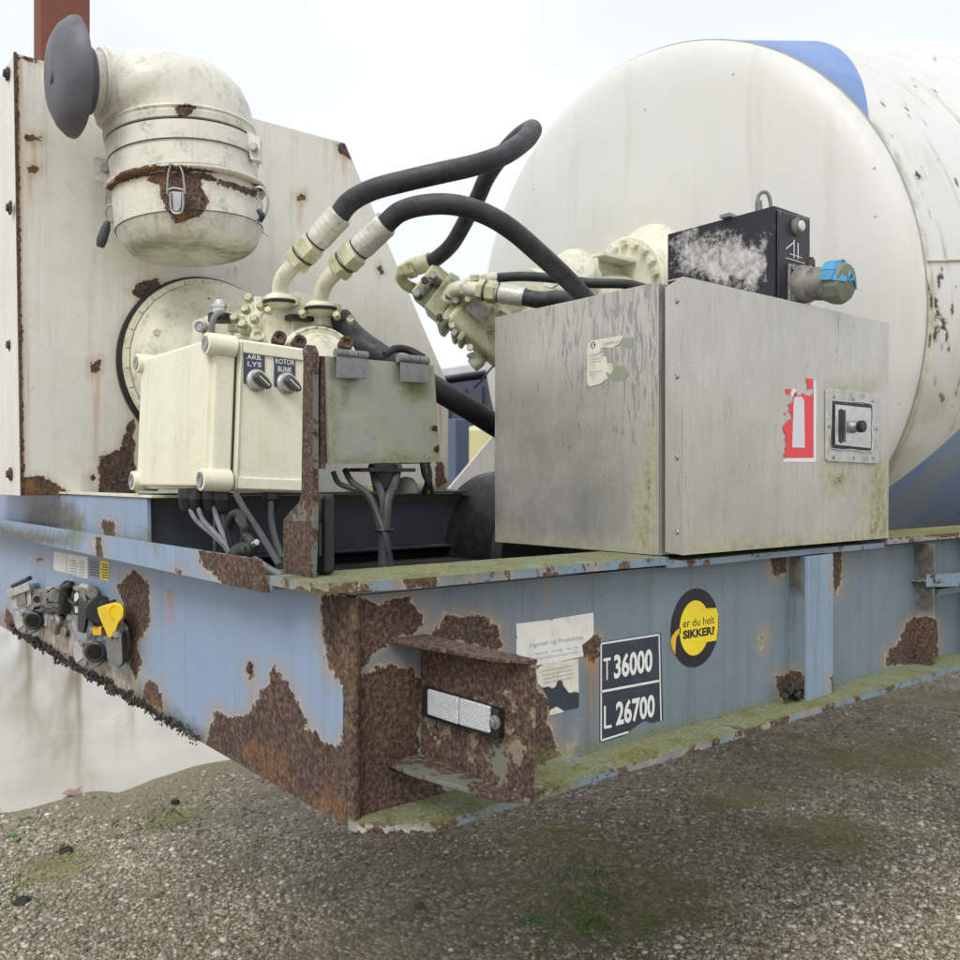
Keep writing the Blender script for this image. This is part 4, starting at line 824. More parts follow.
obj('rear_plate', MB().prism([(HX-.007, B_.y-.001, zb_), (HX-.007, K_.y-.001, K_.z), (-2.25, K_.y-.001, K_.z), (-2.25, B_.y-.001, zb_)], (0, -.006, 0)), 'hood', pk, smooth=False)
obj('sloping_plate', MB().prism([(HX-.007, K_.y-.001, K_.z), (HX-.007, T1.y-.001, ztp), (-2.25, T1.y-.001, ztp), (-2.25, K_.y-.001, K_.z)], (0, -.007, -.002)), 'hood', pk, smooth=False)
obj('top_plate', MB().span((HX-.007, T0.y+.008, ztp-.006), (-2.25, T1.y-.008, ztp)), 'hood', pk, smooth=False)
obj('corner_angle', MB().prism([(HX+.003, A_.y-.003, zb_), (HX+.003, T0.y-.003, ztp+.003), (HX+.003, T0.y+.004, ztp+.003), (HX+.003, A_.y+.004, zb_)], (-.01, 0, 0)), 'rustall', pk)
for py in (74, 208, 345, 474):
    p = aty(8 if py < 100 else 11, py, A_.y-.001 if py > 300 else T0.y-.001); obj('bolt', MB().lathe(p, (0, -1, 0), [(0, .02), (.004, .02), (.005, .012), (.012, .011)], 12), 'rustall', pk)
# engine bell
bc = atx(209, 366, HX); bx = lambda d: Vector((HX+d, bc.y, bc.z))
obj('bell_flange', MB().lathe(bx(.0135), (1, 0, 0), [(.0, .274), (.004, .274)], 64), 'cream', pk)
obj('bell_gap_shadow', MB().lathe(bx(.001)+Vector((0, -.007, -.003)), (1, 0, 0), [(0, .2825), (.012, .2825)], 64), 'blackp', pk)  # off-centre black disc stands for the shadow behind the bell flange
for k in range(28):
    a = 2*PI*k/28; d = Vector((0, math.cos(a), math.sin(a))); n = Vector((0, -math.sin(a), math.cos(a))); c = bx(.019)+d*.2625
    obj('vent_block', MB().prism([c-n*.0265-d*.006, c+n*.0265-d*.006, c+n*.0285+d*.0075, c-n*.0285+d*.0075], (.006, 0, 0)), 'cream', pk)
obj('bell_housing', MB().lathe(bx(.018), (1, 0, 0), [(0, .254), (.05, .252), (.08, .246), (.10, .23), (.115, .20), (.16, .15), (.30, .135), (.32, .12)], 64), 'cream', pk, ang=50)
for k in range(12):
    a = 2*PI*k/12+.2; c = bx(.06)+Vector((0, math.cos(a), math.sin(a)))*.22; obj('bolt', MB().hexnut(c+Vector((.05, 0, 0)), c+Vector((.068, 0, 0)), .012), 'cream', pk)
# subframe channel
sf = MB().grid((-.9, .0, 1.345), (-.9, .915, 1.345), (-.9, .915, 1.487), (-.9, .0, 1.487), 90, 14, (-.008, 0, 0)); o = obj('subframe_web', sf, 'dark', pk, smooth=False)
marks(o, moss=[[(150, 495), (470, 490), (470, 497), (150, 500)], [(330, 556), (460, 545), (460, 552), (330, 562)]])
obj('subframe_flange', MB().span((-.96, .0, 1.4885), (-.875, .915, 1.4945)), 'dark', pk, bevel=.001)
obj('subframe_flange', MB().span((-.96, .0, 1.337), (-.865, .915, 1.3435)), 'dark', pk, bevel=.001)
for px in (212,): 
    y = atx(px, 540, -.898).y; obj('web_seam', MB().span((-.8985, y, 1.347), (-.892, y+.006, 1.485)), 'galv', pk)
for dx in (-1.15, -1.5): obj('subframe_beam', MB().span((dx, .02, 1.31), (dx+.06, 1.5, 1.478)), 'dark', pk, bevel=.002)
obj('pack_floor', MB().span((-2.45, .0, 1.478), (-.975, 1.46, 1.4815)), 'dark', pk)
for px in (352, 372, 400): p = atx(px, 489, -.93); obj('mount_bolt', MB().hexnut((p.x, p.y, 1.4945), (p.x, p.y, 1.515), .017), 'creamdirty', pk)

# rust-brown pole behind
pp0 = atx(62, 62, -2.36); o = obj('steel_post', MB().span((pp0.x-.05, pp0.y-.085, 1.372), (pp0.x+.05, pp0.y+.085, 3.6)), 'reddots', None, bevel=.006); tag(o, 'square red brown steel post standing behind the engine housing', 'post')

# ================================================================== AIR FILTER
FX, FY = -1.33, .253; FZ = lambda py: 1.526+(480-py)*.002831
af = thing('air_filter', 'large cream cylindrical air filter with elbow intake and rusty patch on its bowl', 'air filter', (FX, FY, 2.18))
tilt = Matrix.Rotation(math.radians(-5.5), 3, Vector(FWD))            # the canister leans a little
PV = Vector((FX, FY, 2.4))
def lean(mb_): mb_.v = [tuple(PV+tilt @ (Vector((v[0], v[1], 2.165+float(np.interp(v[2]-2.165, [-1, 0, .0995, .2, .37, .583, 1.], [-1, 0, .062, .170, .322, .543, .96]))))-PV)) for v in mb_.v]; return mb_
z0 = 2.165
bw = MB().lathe((FX, FY, z0), (0, 0, 1), [(0, .001), (-.0, .06), (.001, .150), (.006, .160), (.03, .176), (.07, .190), (.098, .197), (.100, .200), (.15, .201), (.195, .202)] , 160, True, True)
# finer vertical rings on the bowl for wear
prof = [(0, .001), (.0, .08), (.001, .150), (.006, .160)]+[(.006+(.092)*k/10, .160+.038*(k/10)**.6) for k in range(1, 11)]+[(.100, .2005)]+[(.100+.095*k/12, .2005) for k in range(1, 13)]
o = obj('bowl', lean(MB().lathe((FX, FY, z0), (0, 0, 1), prof, 160)), 'filter', af)
marks(o, rust=[c1((465, 572), (520, 548), (640, 555), (645, 600), (670, 650), (640, 690), (600, 705), (565, 712), (535, 680), (520, 640), (505, 595)), c1((360, 575), (370, 560), (480, 545), (640, 548), (820, 610), (835, 640), (700, 590), (600, 568), (480, 560), (370, 590))], moss=[c1((405, 785), (520, 765), (640, 775), (740, 800), (815, 790), (790, 850), (700, 845), (720, 820), (600, 795), (480, 800), (430, 810))])
V = np.empty(len(o.data.vertices)*3); o.data.vertices.foreach_get('co', V); V = V.reshape(-1, 3)+np.array(worldloc(o)); P, t_ = project(V)
setattr_(o.data, 'drip', np.clip(1-np.abs(P[:, 0]-181)/6, 0, 1)*np.clip((236-P[:, 1])/18, 0, 1)*(P[:, 1] > 212))
o = obj('rim_band', lean(MB().lathe((FX, FY, z0+.194), (0, 0, 1), [(0, .203), (.002, .214), (.008, .219), (.016, .218), (.021, .205)], 96)), 'filter', af)
marks(o, rust=[c1((340, 600), (400, 540), (500, 525), (640, 535), (840, 600), (845, 625), (700, 580), (600, 558), (480, 548), (360, 610))], orange=[c1((340, 560), (500, 520), (850, 590), (850, 640), (500, 560), (360, 610))])
obj('canister', lean(MB().lathe((FX, FY, z0+.21), (0, 0, 1), [(0, .2), (.075, .2), (.077, .203), (.080, .2), (.16, .2)], 96)), 'filter', af)
obj('clamp_band', lean(MB().lathe((FX, FY, z0+.29), (0, 0, 1), [(0, .2015), (.001, .2055), (.055, .2055), (.057, .2015)], 96)), 'filter', af)
o = obj('neck', lean(MB().lathe((FX, FY, z0+.35), (0, 0, 1), [(0, .199), (.004, .206), (.022, .209), (.028, .202), (.034, .207), (.040, .203)], 96)), 'filter', af)
marks(o, rust=[c1((560, 338), (600, 335), (632, 345), (620, 372), (570, 372))])
for zz_, rr_ in ((z0+.2905, .2022), (z0+.348, .2030), (z0+.3485+.036, .2035), (z0+.0995, .1992), (z0+.2165, .2016)): obj('grime_seam', lean(MB().ring((FX, FY, zz_), (0, 0, 1), rr_, .0016, 96, 6)), 'dirt', af)
# elbow loft
outer = [(.202, 2.55), (.202, 2.57), (.196, 2.62), (.172, 2.672), (.125, 2.712), (.06, 2.738), (-.01, 2.748), (-.08, 2.747), (-.14, 2.735), (-.185, 2.722), (-.215, 2.716)]
inner = [(-.202, 2.55), (-.202, 2.551), (-.202, 2.552), (-.203, 2.553), (-.205, 2.554), (-.207, 2.5545), (-.209, 2.555), (-.211, 2.5555), (-.213, 2.556), (-.216, 2.566), (-.222, 2.580)]
xr_ = [.202, .202, .201, .199, .194, .187, .175, .158, .135, .105, .072]
mb = MB(); n = 64; vs = []
for (oy, oz), (iy, iz), xx in zip(outer, inner, xr_):
    cy_, cz_ = (oy+iy)/2, (oz+iz)/2; hy, hz = (oy-iy)/2, (oz-iz)/2
    for k in range(n): t_ = 2*PI*k/n; vs.append((FX+xx*math.sin(t_), FY+cy_+hy*math.cos(t_), cz_+hz*math.cos(t_)))
fs = [(i*n+k, i*n+(k+1) % n, (i+1)*n+(k+1) % n, (i+1)*n+k) for i in range(len(outer)-1) for k in range(n)]+[tuple((len(outer)-1)*n+k for k in range(n))]
mb.add(vs, fs); obj('elbow', lean(mb), 'filter', af, ang=60)
pz0 = 2.650
obj('collar', lean(MB().lathe((FX, FY-.195, pz0), (0, -1, 0), [(0, .088), (.008, .088), (.009, .083), (.014, .083), (.015, .086), (.022, .086)], 48)), 'filter', af)
obj('intake_pipe', lean(MB().cyl((FX, FY-.20, pz0), (FX, FY-.30, pz0), .076, n=48)), 'filter', af)
cp = MB().lathe((FX, FY-.272, pz0+.0), (0, -1, 0), [(0, .085), (.0, .144), (.004, .150), (.016, .147), (.038, .128), (.055, .10), (.064, .06), (.067, .001)], 64)
obj('rain_cap', lean(cp), 'capgrey', af, ang=50)
obj('cap_clip', lean(MB().lathe((FX, FY-.268, pz0), (0, -1, 0), [(-.03, .0775), (-.03, .082), (0, .082)], 40)), 'capgrey', af); p = (FX, FY-.5, pz0-.01)
obj('cap_boss', lean(MB().lathe((FX+.01, FY-.334, pz0-.01), (0, -1, 0), [(0, .02), (.008, .018), (.01, .01)], 16)), 'capgrey', af)
# mounting ears with bolts
earl = [att(x, y, 2.50) for x, y in ((93, 156), (113, 160), (113, 184), (93, 180))]
obj('mounting_ear', MB().prism(earl, Vector(FWD)*.05), 'filter', af, bevel=.003); p = att(106, 169, 2.495); obj('bolt', MB().hexnut(p, p-Vector(FWD)*.012, .014), 'galv', af)
earr = [att(x, y, 2.48) for x, y in ((246, 130), (260, 138), (260, 161), (250, 159))]
obj('band_lug', MB().prism(earr, Vector(FWD)*.03), 'filter', af, bevel=.002); p = att(254, 148, 2.475); obj('bolt', MB().hexnut(p, p-Vector(FWD)*.012, .012), 'galv', af)
# wire clips
def wire(pts, t, r=.0024, mat='galv', nm='wire_clip'): obj(nm, MB().tube([att(x, y, t) for x, y in pts], r, 8, 5), mat, af)
tb = 2.318
wire([(167, 194), (168, 175), (171, 165), (174, 165)], tb); wire([(185, 194), (183, 175), (180, 166)], tb); wire([(168, 190), (174, 188), (184, 190)], tb); wire([(170, 192), (171, 208), (174, 213), (180, 213), (183, 208), (183, 192)], tb-.004, .003)
obj('latch_lever', MB().prism([att(*p, tb) for p in ((171, 191), (182, 192), (181, 207), (178, 212), (173, 211))], Vector(FWD)*.01), 'galv', af, bevel=.002)
wire([(252, 188), (262, 188), (268, 198), (267, 210), (262, 220), (258, 221)], 2.48, .0035); wire([(256, 196), (262, 204), (260, 216), (256, 222), (262, 230), (268, 236)], 2.475, .0025); obj('latch_lever', MB().tube([att(258, 210, 2.47), att(262, 216, 2.47), att(260, 222, 2.47)], [.006, .009, .005], 8, 4), 'blackp', af)
wire([(112, 186), (106, 192), (107, 204), (112, 206)], 2.49, .0025); wire([(108, 206), (114, 206), (116, 214), (112, 222), (107, 218), (106, 210), (110, 204)], 2.485, .003)
hd = thing('rubber_pull', 'small grey rubber pull hanging from the left clip of the air filter', 'pull', att(103, 235, 2.47))
obj('grip', MB().tube([att(108, 221, 2.47), att(106, 228, 2.47), att(102, 240, 2.47), att(100, 247, 2.47)], [.006, .012, .014, .010], 10, 4), 'cable', hd)

# ================================================================== PUMP on the bell
pu = thing('hydraulic_pump', 'cream cast hydraulic pump with two elbow pipes behind the control boxes', 'hydraulic pump', att(300, 345, 2.4))
Rz = Matrix.Rotation(0, 3, 'Z')
def blk(name, px0, py0, px1, py1, t, depth, mat='cream', bev=.004, parent=None):
    """block whose near face is seen between two measured corners; square to the trailer"""
    a = att(px0, py0, t); b = att(px1, py1, t); x = (a.x+b.x)/2; y = (a.y+b.y)/2; W = (b-a).xy.length; 
    return obj(name, MB().box((x-depth*.45, y+depth*.30, (a.z+b.z)/2), (max(depth, W*.62), max(depth*.6, W*.70), abs(a.z-b.z))), mat, parent or pu, bevel=bev)
obj('pump_shaft_housing', MB().cyl((HX+.3, bc.y, bc.z), (-.95, bc.y-.02, bc.z+.03), .12, .10, 40), 'cream', pu, ang=50)
blk('valve_block', 261, 345, 345, 312, 2.35, .14)
blk('port_block', 262, 318, 298, 300, 2.33, .08); blk('port_block', 303, 326, 344, 309, 2.32, .08)
# rounded port caps
for px, py, t in ((281, 301, 2.31), (322, 308, 2.30)):
    p = att(px, py, t); obj('port_cap', MB().ball(p, .040, 18, (1., 1.15, .55)), 'cream', pu)
    for dx in (-16, 15): q = att(px+dx, py+5, t-.01); obj('bolt', MB().hexnut(q, q+Vector((0, 0, .022)), .012), 'creamdirty', pu)
fc = att(322, 362, 2.24); ax_ = Vector((.93, -.25, .25))
obj('end_cover', MB().lathe(fc-ax_*.10, ax_, [(0, .105), (.08, .105), (.085, .10), (.088, .083), (.10, .080), (.112, .05), (.114, .001)], 48), 'cream', pu)
obj('cast_ring', MB().ring(fc, ax_, .092, .004, 48, 8), 'cream', pu)
for px, py in ((280, 337), (347, 342), (300, 341), (258, 335)):
    q = att(px, py, 2.19); obj('socket_bolt', MB().lathe(q, ax_, [(-.03, .017), (.0, .017), (.002, .015), (.0, .009), (-.006, .008)], 16), 'rustall' if px != 258 else 'creamdirty', pu)
# solenoid valve to the left
blk('valve_body', 189, 345, 226, 316, 2.38, .10); q = att(200, 326, 2.36); obj('socket_bolt', MB().lathe(q, (.7, -.7, 0), [(-.02, .016), (.002, .016), (.003, .012), (0, .008)], 14), 'galv', pu)
sv = att(220, 322, 2.30); obj('solenoid', MB().cyl(sv, sv+Vector((0, 0, .02)), .03, n=24), 'blackp', pu); obj('solenoid_cap', MB().lathe(sv+Vector((0, 0, .02)), (0, 0, 1), [(0, .021), (.015, .021), (.016, .024), (.024, .024), (.026, .017), (.036, .016), (.040, .010)], 16), 'chrome', pu)
obj('sensor_cable', MB().tube([att(223, 312, 2.27), att(216, 315, 2.26), (att(212, 325, 2.26)), att(212, 340, 2.27)], .008, 10), 'cablelight', pu)
blk('bracket_block', 226, 330, 243, 314, 2.32, .05, 'creamdirty'); blk('bracket_block', 248, 318, 262, 296, 2.38, .05, 'cream')
blk('gasket', 262, 321, 344, 316, 2.325, .12, 'blackp', .001)
for px, py in ((236, 320), (244, 326), (352, 322), (250, 300)): q = att(px, py, 2.28); obj('bolt', MB().hexnut(q, q+Vector((.012, -.012, .006)), .012), 'creamdirty', pu)
obj('drain_fitting', MB().hexnut(att(248, 332, 2.30), att(240, 326, 2.28), .016).cyl(att(256, 336, 2.31), att(248, 332, 2.30), .010), 'creamdirty', pu)

for px, py, t, r_ in ((262, 309, 2.30, .010), (270, 313, 2.27, .010), (304, 316, 2.27, .010), (338, 318, 2.27, .010), (256, 322, 2.28, .011), (247, 312, 2.29, .012)):
    q = att(px, py, t); obj('bolt', MB().hexnut(q, q+Vector((.010, -.012, .008)), r_), 'creamdirty', pu)
for k in range(22):
    a = 2*PI*k/22; u1 = ax_.normalized().orthogonal().normalized(); u2 = ax_.normalized().cross(u1); q = fc+ax_.normalized()*.0+(u1*math.cos(a)+u2*math.sin(a))*.0905
    obj('raised_mark', MB().box(q+ax_.normalized()*.001, (.008, .004+.004*(k % 3), .006)), 'creamdirty', pu)
obj('gasket', MB().ring(att(281, 303, 2.31), (0, 0, 1), .043, .005, 28, 6), 'dirt', pu); obj('gasket', MB().ring(att(322, 310, 2.30), (0, 0, 1), .043, .005, 28, 6), 'dirt', pu)
def elbow(base, pts, rs, fit, label, pipe_r, nm='pipe_elbow'):
    t = thing(nm, label, 'pipe fitting', base)
    obj('pipe', MB().tube(pts, pipe_r, 18, 8), 'cream', t)
    a, b = fit; d = (b-a); L = d.length; u = d/L
    obj('nut', MB().hexnut(a, a+u*L*.15, rs*1.18), 'creamdirty', t); obj('nut', MB().hexnut(a+u*L*.19, a+u*L*.42, rs*1.22), 'creamdirty', t); obj('neck', MB().cyl(a+u*L*.15, a+u*L*.5, rs*.9), 'cream', t)
    obj('sleeve', MB().lathe(a, u, [(L*.47, rs*.9), (L*.48, rs*1.0), (L*.53, rs*1.06)]+[q for k in range(4) for q in ((L*(.60+.085*k), rs*1.06), (L*(.607+.085*k), rs*1.05), (L*(.622+.085*k), rs*1.05), (L*(.629+.085*k), rs*1.06))]+[(L*.95, rs*1.06), (L*1.0, rs*.98)], 24), 'sleeve', t, ang=20)
    obj('dirt_ring', MB().ring(a+u*L*.17, u, rs*1.0, rs*.06, 24, 6), 'dirt', t); obj('dirt_ring', MB().ring(a+u*L*.455, u, rs*.93, rs*.06, 24, 6), 'dirt', t); return t
tA = 2.22
elbow(att(281, 301, 2.31), [att(281, 303, 2.31), att(280, 290, 2.30), att(283, 278, 2.28), att(291, 268, 2.26), att(297, 262, 2.25)], .031, (att(295, 264, 2.26), att(341, 214, 2.20)), 'left cream elbow pipe with hex nuts rising from the pump', .021)
elbow(att(322, 308, 2.30), [att(322, 308, 2.30), att(321, 296, 2.28), att(325, 284, 2.26), (att(333, 274, 2.23)), att(340, 267, 2.21)], .031, (att(337, 270, 2.22), att(386, 223, 2.15)), 'right cream elbow pipe with hex nuts rising from the pump', .021)
hA = [(338, 217, 2.20), (350, 202, 2.19), (372, 190, 2.17), (405, 181, 2.15), (440, 173, 2.14), (475, 165, 2.16), (503, 155, 2.20), (524, 141, 2.27), (532, 131, 2.34), (530, 130, 2.42), (518, 138, 2.50), (502, 155, 2.58), (487, 177, 2.68), (478, 197, 2.76), (466, 220, 2.84), (452, 244, 2.92), (437, 258, 2.98), (426, 264, 3.02)]
o = obj('hydraulic_hose', MB().tube([att(*p) for p in hA], .0255, 20, 8), 'rubber'); tag(o, 'upper black hydraulic hose looping high against the sky', 'hose')
hB = [(384, 226, 2.15), (400, 212, 2.13), (425, 205, 2.11), (455, 205, 2.10), (485, 214, 2.11), (512, 230, 2.14), (540, 254, 2.20), (565, 277, 2.30), (585, 298, 2.42), (600, 320, 2.5), (612, 350, 2.55)]
o = obj('hydraulic_hose', MB().tube([att(*p) for p in hB], .0245, 20, 8), 'rubber'); tag(o, 'black hydraulic hose arching down behind the stainless cabinet', 'hose')
hC = [(340, 318, 2.35), (352, 334, 2.33), (375, 352, 2.30), (410, 373, 2.30), (440, 391, 2.34), (470, 409, 2.40), (498, 427, 2.48), (530, 445, 2.58)]
o = obj('hydraulic_hose', MB().tube([att(*p) for p in hC], .031, 20, 8), 'rubber'); tag(o, 'thick black hose running low behind the grey junction box', 'hose')
o = obj('cable', MB().tube([att(*p) for p in ((385, 355, 2.22), (395, 349, 2.24), (408, 350, 2.26), (424, 358, 2.26))], .010, 10), 'blackp'); tag(o, 'short black cable over the right hinge of the grey box', 'cable')

# ================================================================== CONTROL BOX (cream enclosure)
KY, KX = -.010, -.529
cb = thing('control_box', 'cream control box with two rotary switches and four corner screws', 'control box', (-.73, .09, 1.51))
kz0 = aty(207, 490, KY).z; kz1 = aty(207, 334, KY).z; kx0 = aty(136, 420, KY).x
tb_ = Matrix.Rotation(math.radians(-2.2), 3, 'X')
PK = Vector((KX, KY, kz0))
def tiltk(mb_): mb_.v = [tuple(PK+tb_ @ (Vector(v)-PK)) for v in mb_.v]; return mb_
yseam = KY+.050
obj('cover', tiltk(MB().span((kx0, KY, kz0+.006), (KX-.018, yseam-.001, kz1-.006)).span((kx0+.035, KY+.01, kz0), (KX, yseam-.0012, kz1))), 'box', cb, bevel=.006, seg=3)
obj('cover_corner', tiltk(MB().span((KX-.05, KY+.006, kz0+.03), (KX-.0005, yseam-.0015, kz1-.03))), 'box', cb, bevel=.006, seg=3)
obj('gasket_line', tiltk(MB().span((kx0+.004, yseam, kz0+.004), (KX-.004, yseam+.003, kz1-.004))), 'cable', cb)
obj('body', tiltk(MB().span((kx0, yseam+.004, kz0), (KX, yseam+.188, kz1))), 'box', cb, bevel=.007, seg=3)
obj('raised_edge', tiltk(MB().span((KX-.01, yseam+.012, kz1-.028), (KX+.005, yseam+.182, kz1-.004)).span((KX-.01, yseam+.012, kz0+.004), (KX+.005, yseam+.182, kz0+.028)).span((KX-.01, yseam+.006, kz0+.004), (KX+.005, yseam+.0115, kz1-.004))), 'box', cb, bevel=.003)
for x, z in ((KX-.006, kz1-.018), (KX-.006, kz0+.02), (kx0+.004, kz1-.015), (kx0+.004, kz0+.018)):
    s_ = obj('corner_screw', tiltk(MB().lathe((x, KY-.012, z), (0, 1, 0), [(0, .020), (.001, .022), (.058, .023)], 22)), 'box', cb)
    obj('screw_head', tiltk(MB().lathe((x, KY-.0125, z), (0, -1, 0), [(0, .0155), (.002, .015), (.001, .008), (-.003, .007)], 16)), 'galv', s_)
for i, (px0, px1, py0, py1, kx, ky, txt) in enumerate(((243.5, 264.5, 351, 366.5, 256.5, 380.5, ('ARB.', 'LYS')), (274, 295, 355, 372, 286.5, 383.5, ('ROTOR', 'BLINK')))):
    X0 = KX+.0005; P_ = lambda a, b, l=0: atx(a, b, X0+l)
    pts = [P_(px0, py0), P_(px1, py0+1.5), P_(px1, ky+3), P_(px0, ky+3)]
    pn = obj('switch_label', MB().prism(pts, (.0015, 0, 0)), 'navy', cb, smooth=False)
    y0_, y1_ = pts[0].y, pts[1].y; w_ = y1_-y0_
    fw = .9 if len(txt[0]) > 4 else .72
    hz = (pts[0].z-P_(px0, py1).z)
    text(txt[0], (X0+.0022, y0_+w_*(1-fw)/2, pts[0].z-hz*.50), (0, 1, 0), (0, 0, 1), w_*fw, hz*.30, 'printwhite', pn, 'lettering', .01)
    text(txt[1], (X0+.0022, y0_+w_*.17, pts[0].z-hz*.95), (0, 1, 0), (0, 0, 1), w_*.66, hz*.30, 'printwhite', pn, 'lettering', .01)
    c = P_(kx, ky, .001); sw = obj('rotary_switch', MB().lathe(c, (1, 0, 0), [(0, .0225), (.004, .0225), (.006, .021), (.008, .018), (.014, .017), (.015, .0)][:-1], 32), 'alulight', cb)
    d = Vector((0, .75, -.62)).normalized(); n = Vector((0, .62, .75)).normalized(); c2_ = c+Vector((.0142, 0, 0))
    obj('switch_knob', MB().prism([c2_-d*.015-n*.009, c2_+d*.009-n*.010, c2_+d*.022-n*.006, c2_+d*.025, c2_+d*.022+n*.006, c2_+d*.009+n*.010, c2_-d*.015+n*.009], (.016, 0, 0)), 'knob', sw, bevel=.004, seg=3)
    obj('knob_line', MB().prism([c2_-d*.010-n*.001+Vector((.0163, 0, 0)), c2_+d*.018-n*.001+Vector((.0163, 0, 0)), c2_+d*.018+n*.001+Vector((.0163, 0, 0)), c2_-d*.010+n*.001+Vector((.0163, 0, 0))], (.0006, 0, 0)), 'printwhite', sw)
# glands and cables
for i, (px, py) in enumerate(((187, 493), (196, 494), (210, 494), (221, 495), (271, 494))):
    p = att(px, py, 1.80 if i < 4 else 1.86); s_ = obj('cable_gland', MB().lathe(p, (0, 0, -1), [(-.01, .017), (.010, .018), (.013, .016), (.030, .014), (.036, .009)], 14), 'blackp', cb)
cabs = [([(188, 505, 1.80), (196, 520, 1.78), (212, 534, 1.75), (226, 548, 1.72), (232, 560, 1.70)], .0048, 'cablelight', 'leftmost pale cable curving down from the control box'),
        ([(197, 505, 1.80), (203, 520, 1.77), (214, 532, 1.74), (228, 548, 1.71), (234, 560, 1.69)], .0048, 'cablelight', 'second pale cable curving down from the control box'),
        ([(213, 503, 1.80), (216, 515, 1.78), (221, 530, 1.75), (229, 546, 1.72), (236, 560, 1.70)], .0048, 'cablelight', 'third pale cable curving down from the control box'),
        ([(220, 506, 1.81), (222, 520, 1.80), (225, 540, 1.78), (232, 556, 1.74)], .0085, 'cable', 'thick dark cable dropping beside the pale cables'),
        ([(236, 494, 1.70), (246, 512, 1.67), (258, 530, 1.62), (268, 546, 1.58), (280, 566, 1.50)], .0062, 'cable', 'dark cable slanting to the foot of the flat bar post'),
        ([(271, 503, 1.84), (271, 516, 1.80), (273, 530, 1.72), (277, 545, 1.62), (282, 560, 1.54)], .0062, 'cable', 'cable from the single right gland curving behind the post'),
        ([(246, 552, 1.66), (256, 560, 1.60), (268, 568, 1.54), (282, 576, 1.48)], .006, 'cablelight', 'pale cable end lying on the frame by the post')]
for pts, r_, m_, lab in cabs: o = obj('cable', MB().tube([att(*p) for p in pts], r_, 10, 8), m_); tag(o, lab, 'cable', 'cables under the control box')
t = thing('cable_loop', 'tangled black cable loop with a silver plug under the control box', 'cable', att(242, 545, 1.66))
obj('loop', MB().tube([att(*p) for p in ((234, 548, 1.68), (229, 530, 1.68), (232, 517, 1.67), (238, 514, 1.66), (243, 520, 1.65), (246, 532, 1.65), (243, 545, 1.66), (238, 553, 1.67))], .009, 10), 'blackp', t)
obj('strand', MB().tube([att(*p) for p in ((239, 519, 1.64), (244, 526, 1.62), (245, 534, 1.62), (250, 540, 1.61), (254, 545, 1.60))], .008, 10), 'blackp', t)
obj('plug', MB().cyl(att(253, 545, 1.60), att(257, 542, 1.59), .0055), 'chrome', t)
obj('connector_body', MB().tube([att(236, 556, 1.64), att(244, 553, 1.62), att(251, 548, 1.61), att(246, 560, 1.61)], [.018, .022, .014, .010], 10, 5), 'blackp', t)

# ================================================================== GREY JUNCTION BOX
JX = -.515
jb = thing('junction_box', 'dull grey metal junction box with hinged lid and green algae streaks', 'junction box', atx(382, 412, JX))
jp = [atx(330, 464.5, JX), atx(440, 462, JX), atx(434, 365, JX-.012), atx(325.5, 356, JX-.012)]
jl = obj('lid', MB().grid(*jp, 44, 36, (-.012, 0, 0)), 'steelbox', jb, smooth=False)
marks(jl, moss=[c3((595, 500), (900, 490), (905, 520), (590, 525)), c3((620, 290), (650, 285), (640, 360), (620, 370)), c3((800, 290), (870, 290), (860, 340), (820, 350)), c3((590, 300), (605, 300), (610, 500), (595, 500))], rust=[c3((888, 470), (904, 465), (905, 490), (892, 490)), c3((880, 408), (892, 408), (892, 424), (882, 424))])
jb0 = atx(326, 470, JX).y; jb1 = atx(438, 470, JX).y
obj('case', MB().prism([(JX-.014, jb0+.008, jp[0].z+.006), (JX-.020, jb0+.006, jp[3].z-.006), (JX-.14, jb0+.006, jp[3].z-.006), (JX-.14, jb0+.008, jp[0].z+.006)], (0, jb1-jb0-.016, 0)), 'rust', jb, bevel=.002)
obj('left_flange', MB().prism([(JX-.012, jb0-.0, jp[0].z-.01), (JX-.016, jb0-.002, jp[3].z), (JX-.07, jb0-.002, jp[3].z+.004), (JX-.07, jb0, jp[0].z-.004)], (0, .006, 0)), 'rustall', jb)
for x0, x1, y0, y1, rx0, rx1, ry in ((336, 366, 356, 379, 335, 367, 353), (400, 428.5, 362, 383, 397.5, 428, 358)):
    hgp = obj('hinge', MB().prism([atx(x0, y0, JX+.004), atx(x1, y0+3, JX+.004), atx(x1, y1, JX+.007), atx(x0, y1-1, JX+.007)], (.003, 0, 0)), 'hinge', jb, bevel=.001)
    a = atx(rx0, ry, JX); b = atx(rx1, ry+3, JX); d = b-a
    for k in range(3): obj('hinge_knuckle', MB().cyl(a+d*(k/3+.01), a+d*((k+1)/3-.01), .010, n=16), 'hinge', hgp)
for py in (428, 449): p = atx(434.5 if py < 440 else 436.5, py, JX+.001); obj('latch_screw', MB().lathe(p, (1, 0, 0), [(0, .007), (.004, .006)], 12), 'blackp', jb)
cbun = thing('cable_bundle', 'bundle of black cables hanging from the grey junction box to the deck', 'cable bundle', att(380, 565, 1.95))
for pts, r_ in (([(372, 466, 2.0), (376, 480, 1.97), (383, 500, 1.94), (383, 530, 1.93), (382, 566, 1.93)], .009), ([(398, 466, 2.0), (394, 485, 1.97), (388, 500, 1.93), (386, 530, 1.92), (384, 566, 1.92)], .010), ([(345, 470, 1.98), (352, 482, 1.96), (368, 494, 1.94), (377, 512, 1.93), (385, 535, 1.91), (391, 566, 1.92)], .007), ([(333, 472, 1.95), (340, 484, 1.96), (362, 492, 1.95), (373, 506, 1.94), (380, 530, 1.93)], .006)):
    obj('cable', MB().tube([att(*p) for p in pts], r_, 10, 8), 'cable', cbun)
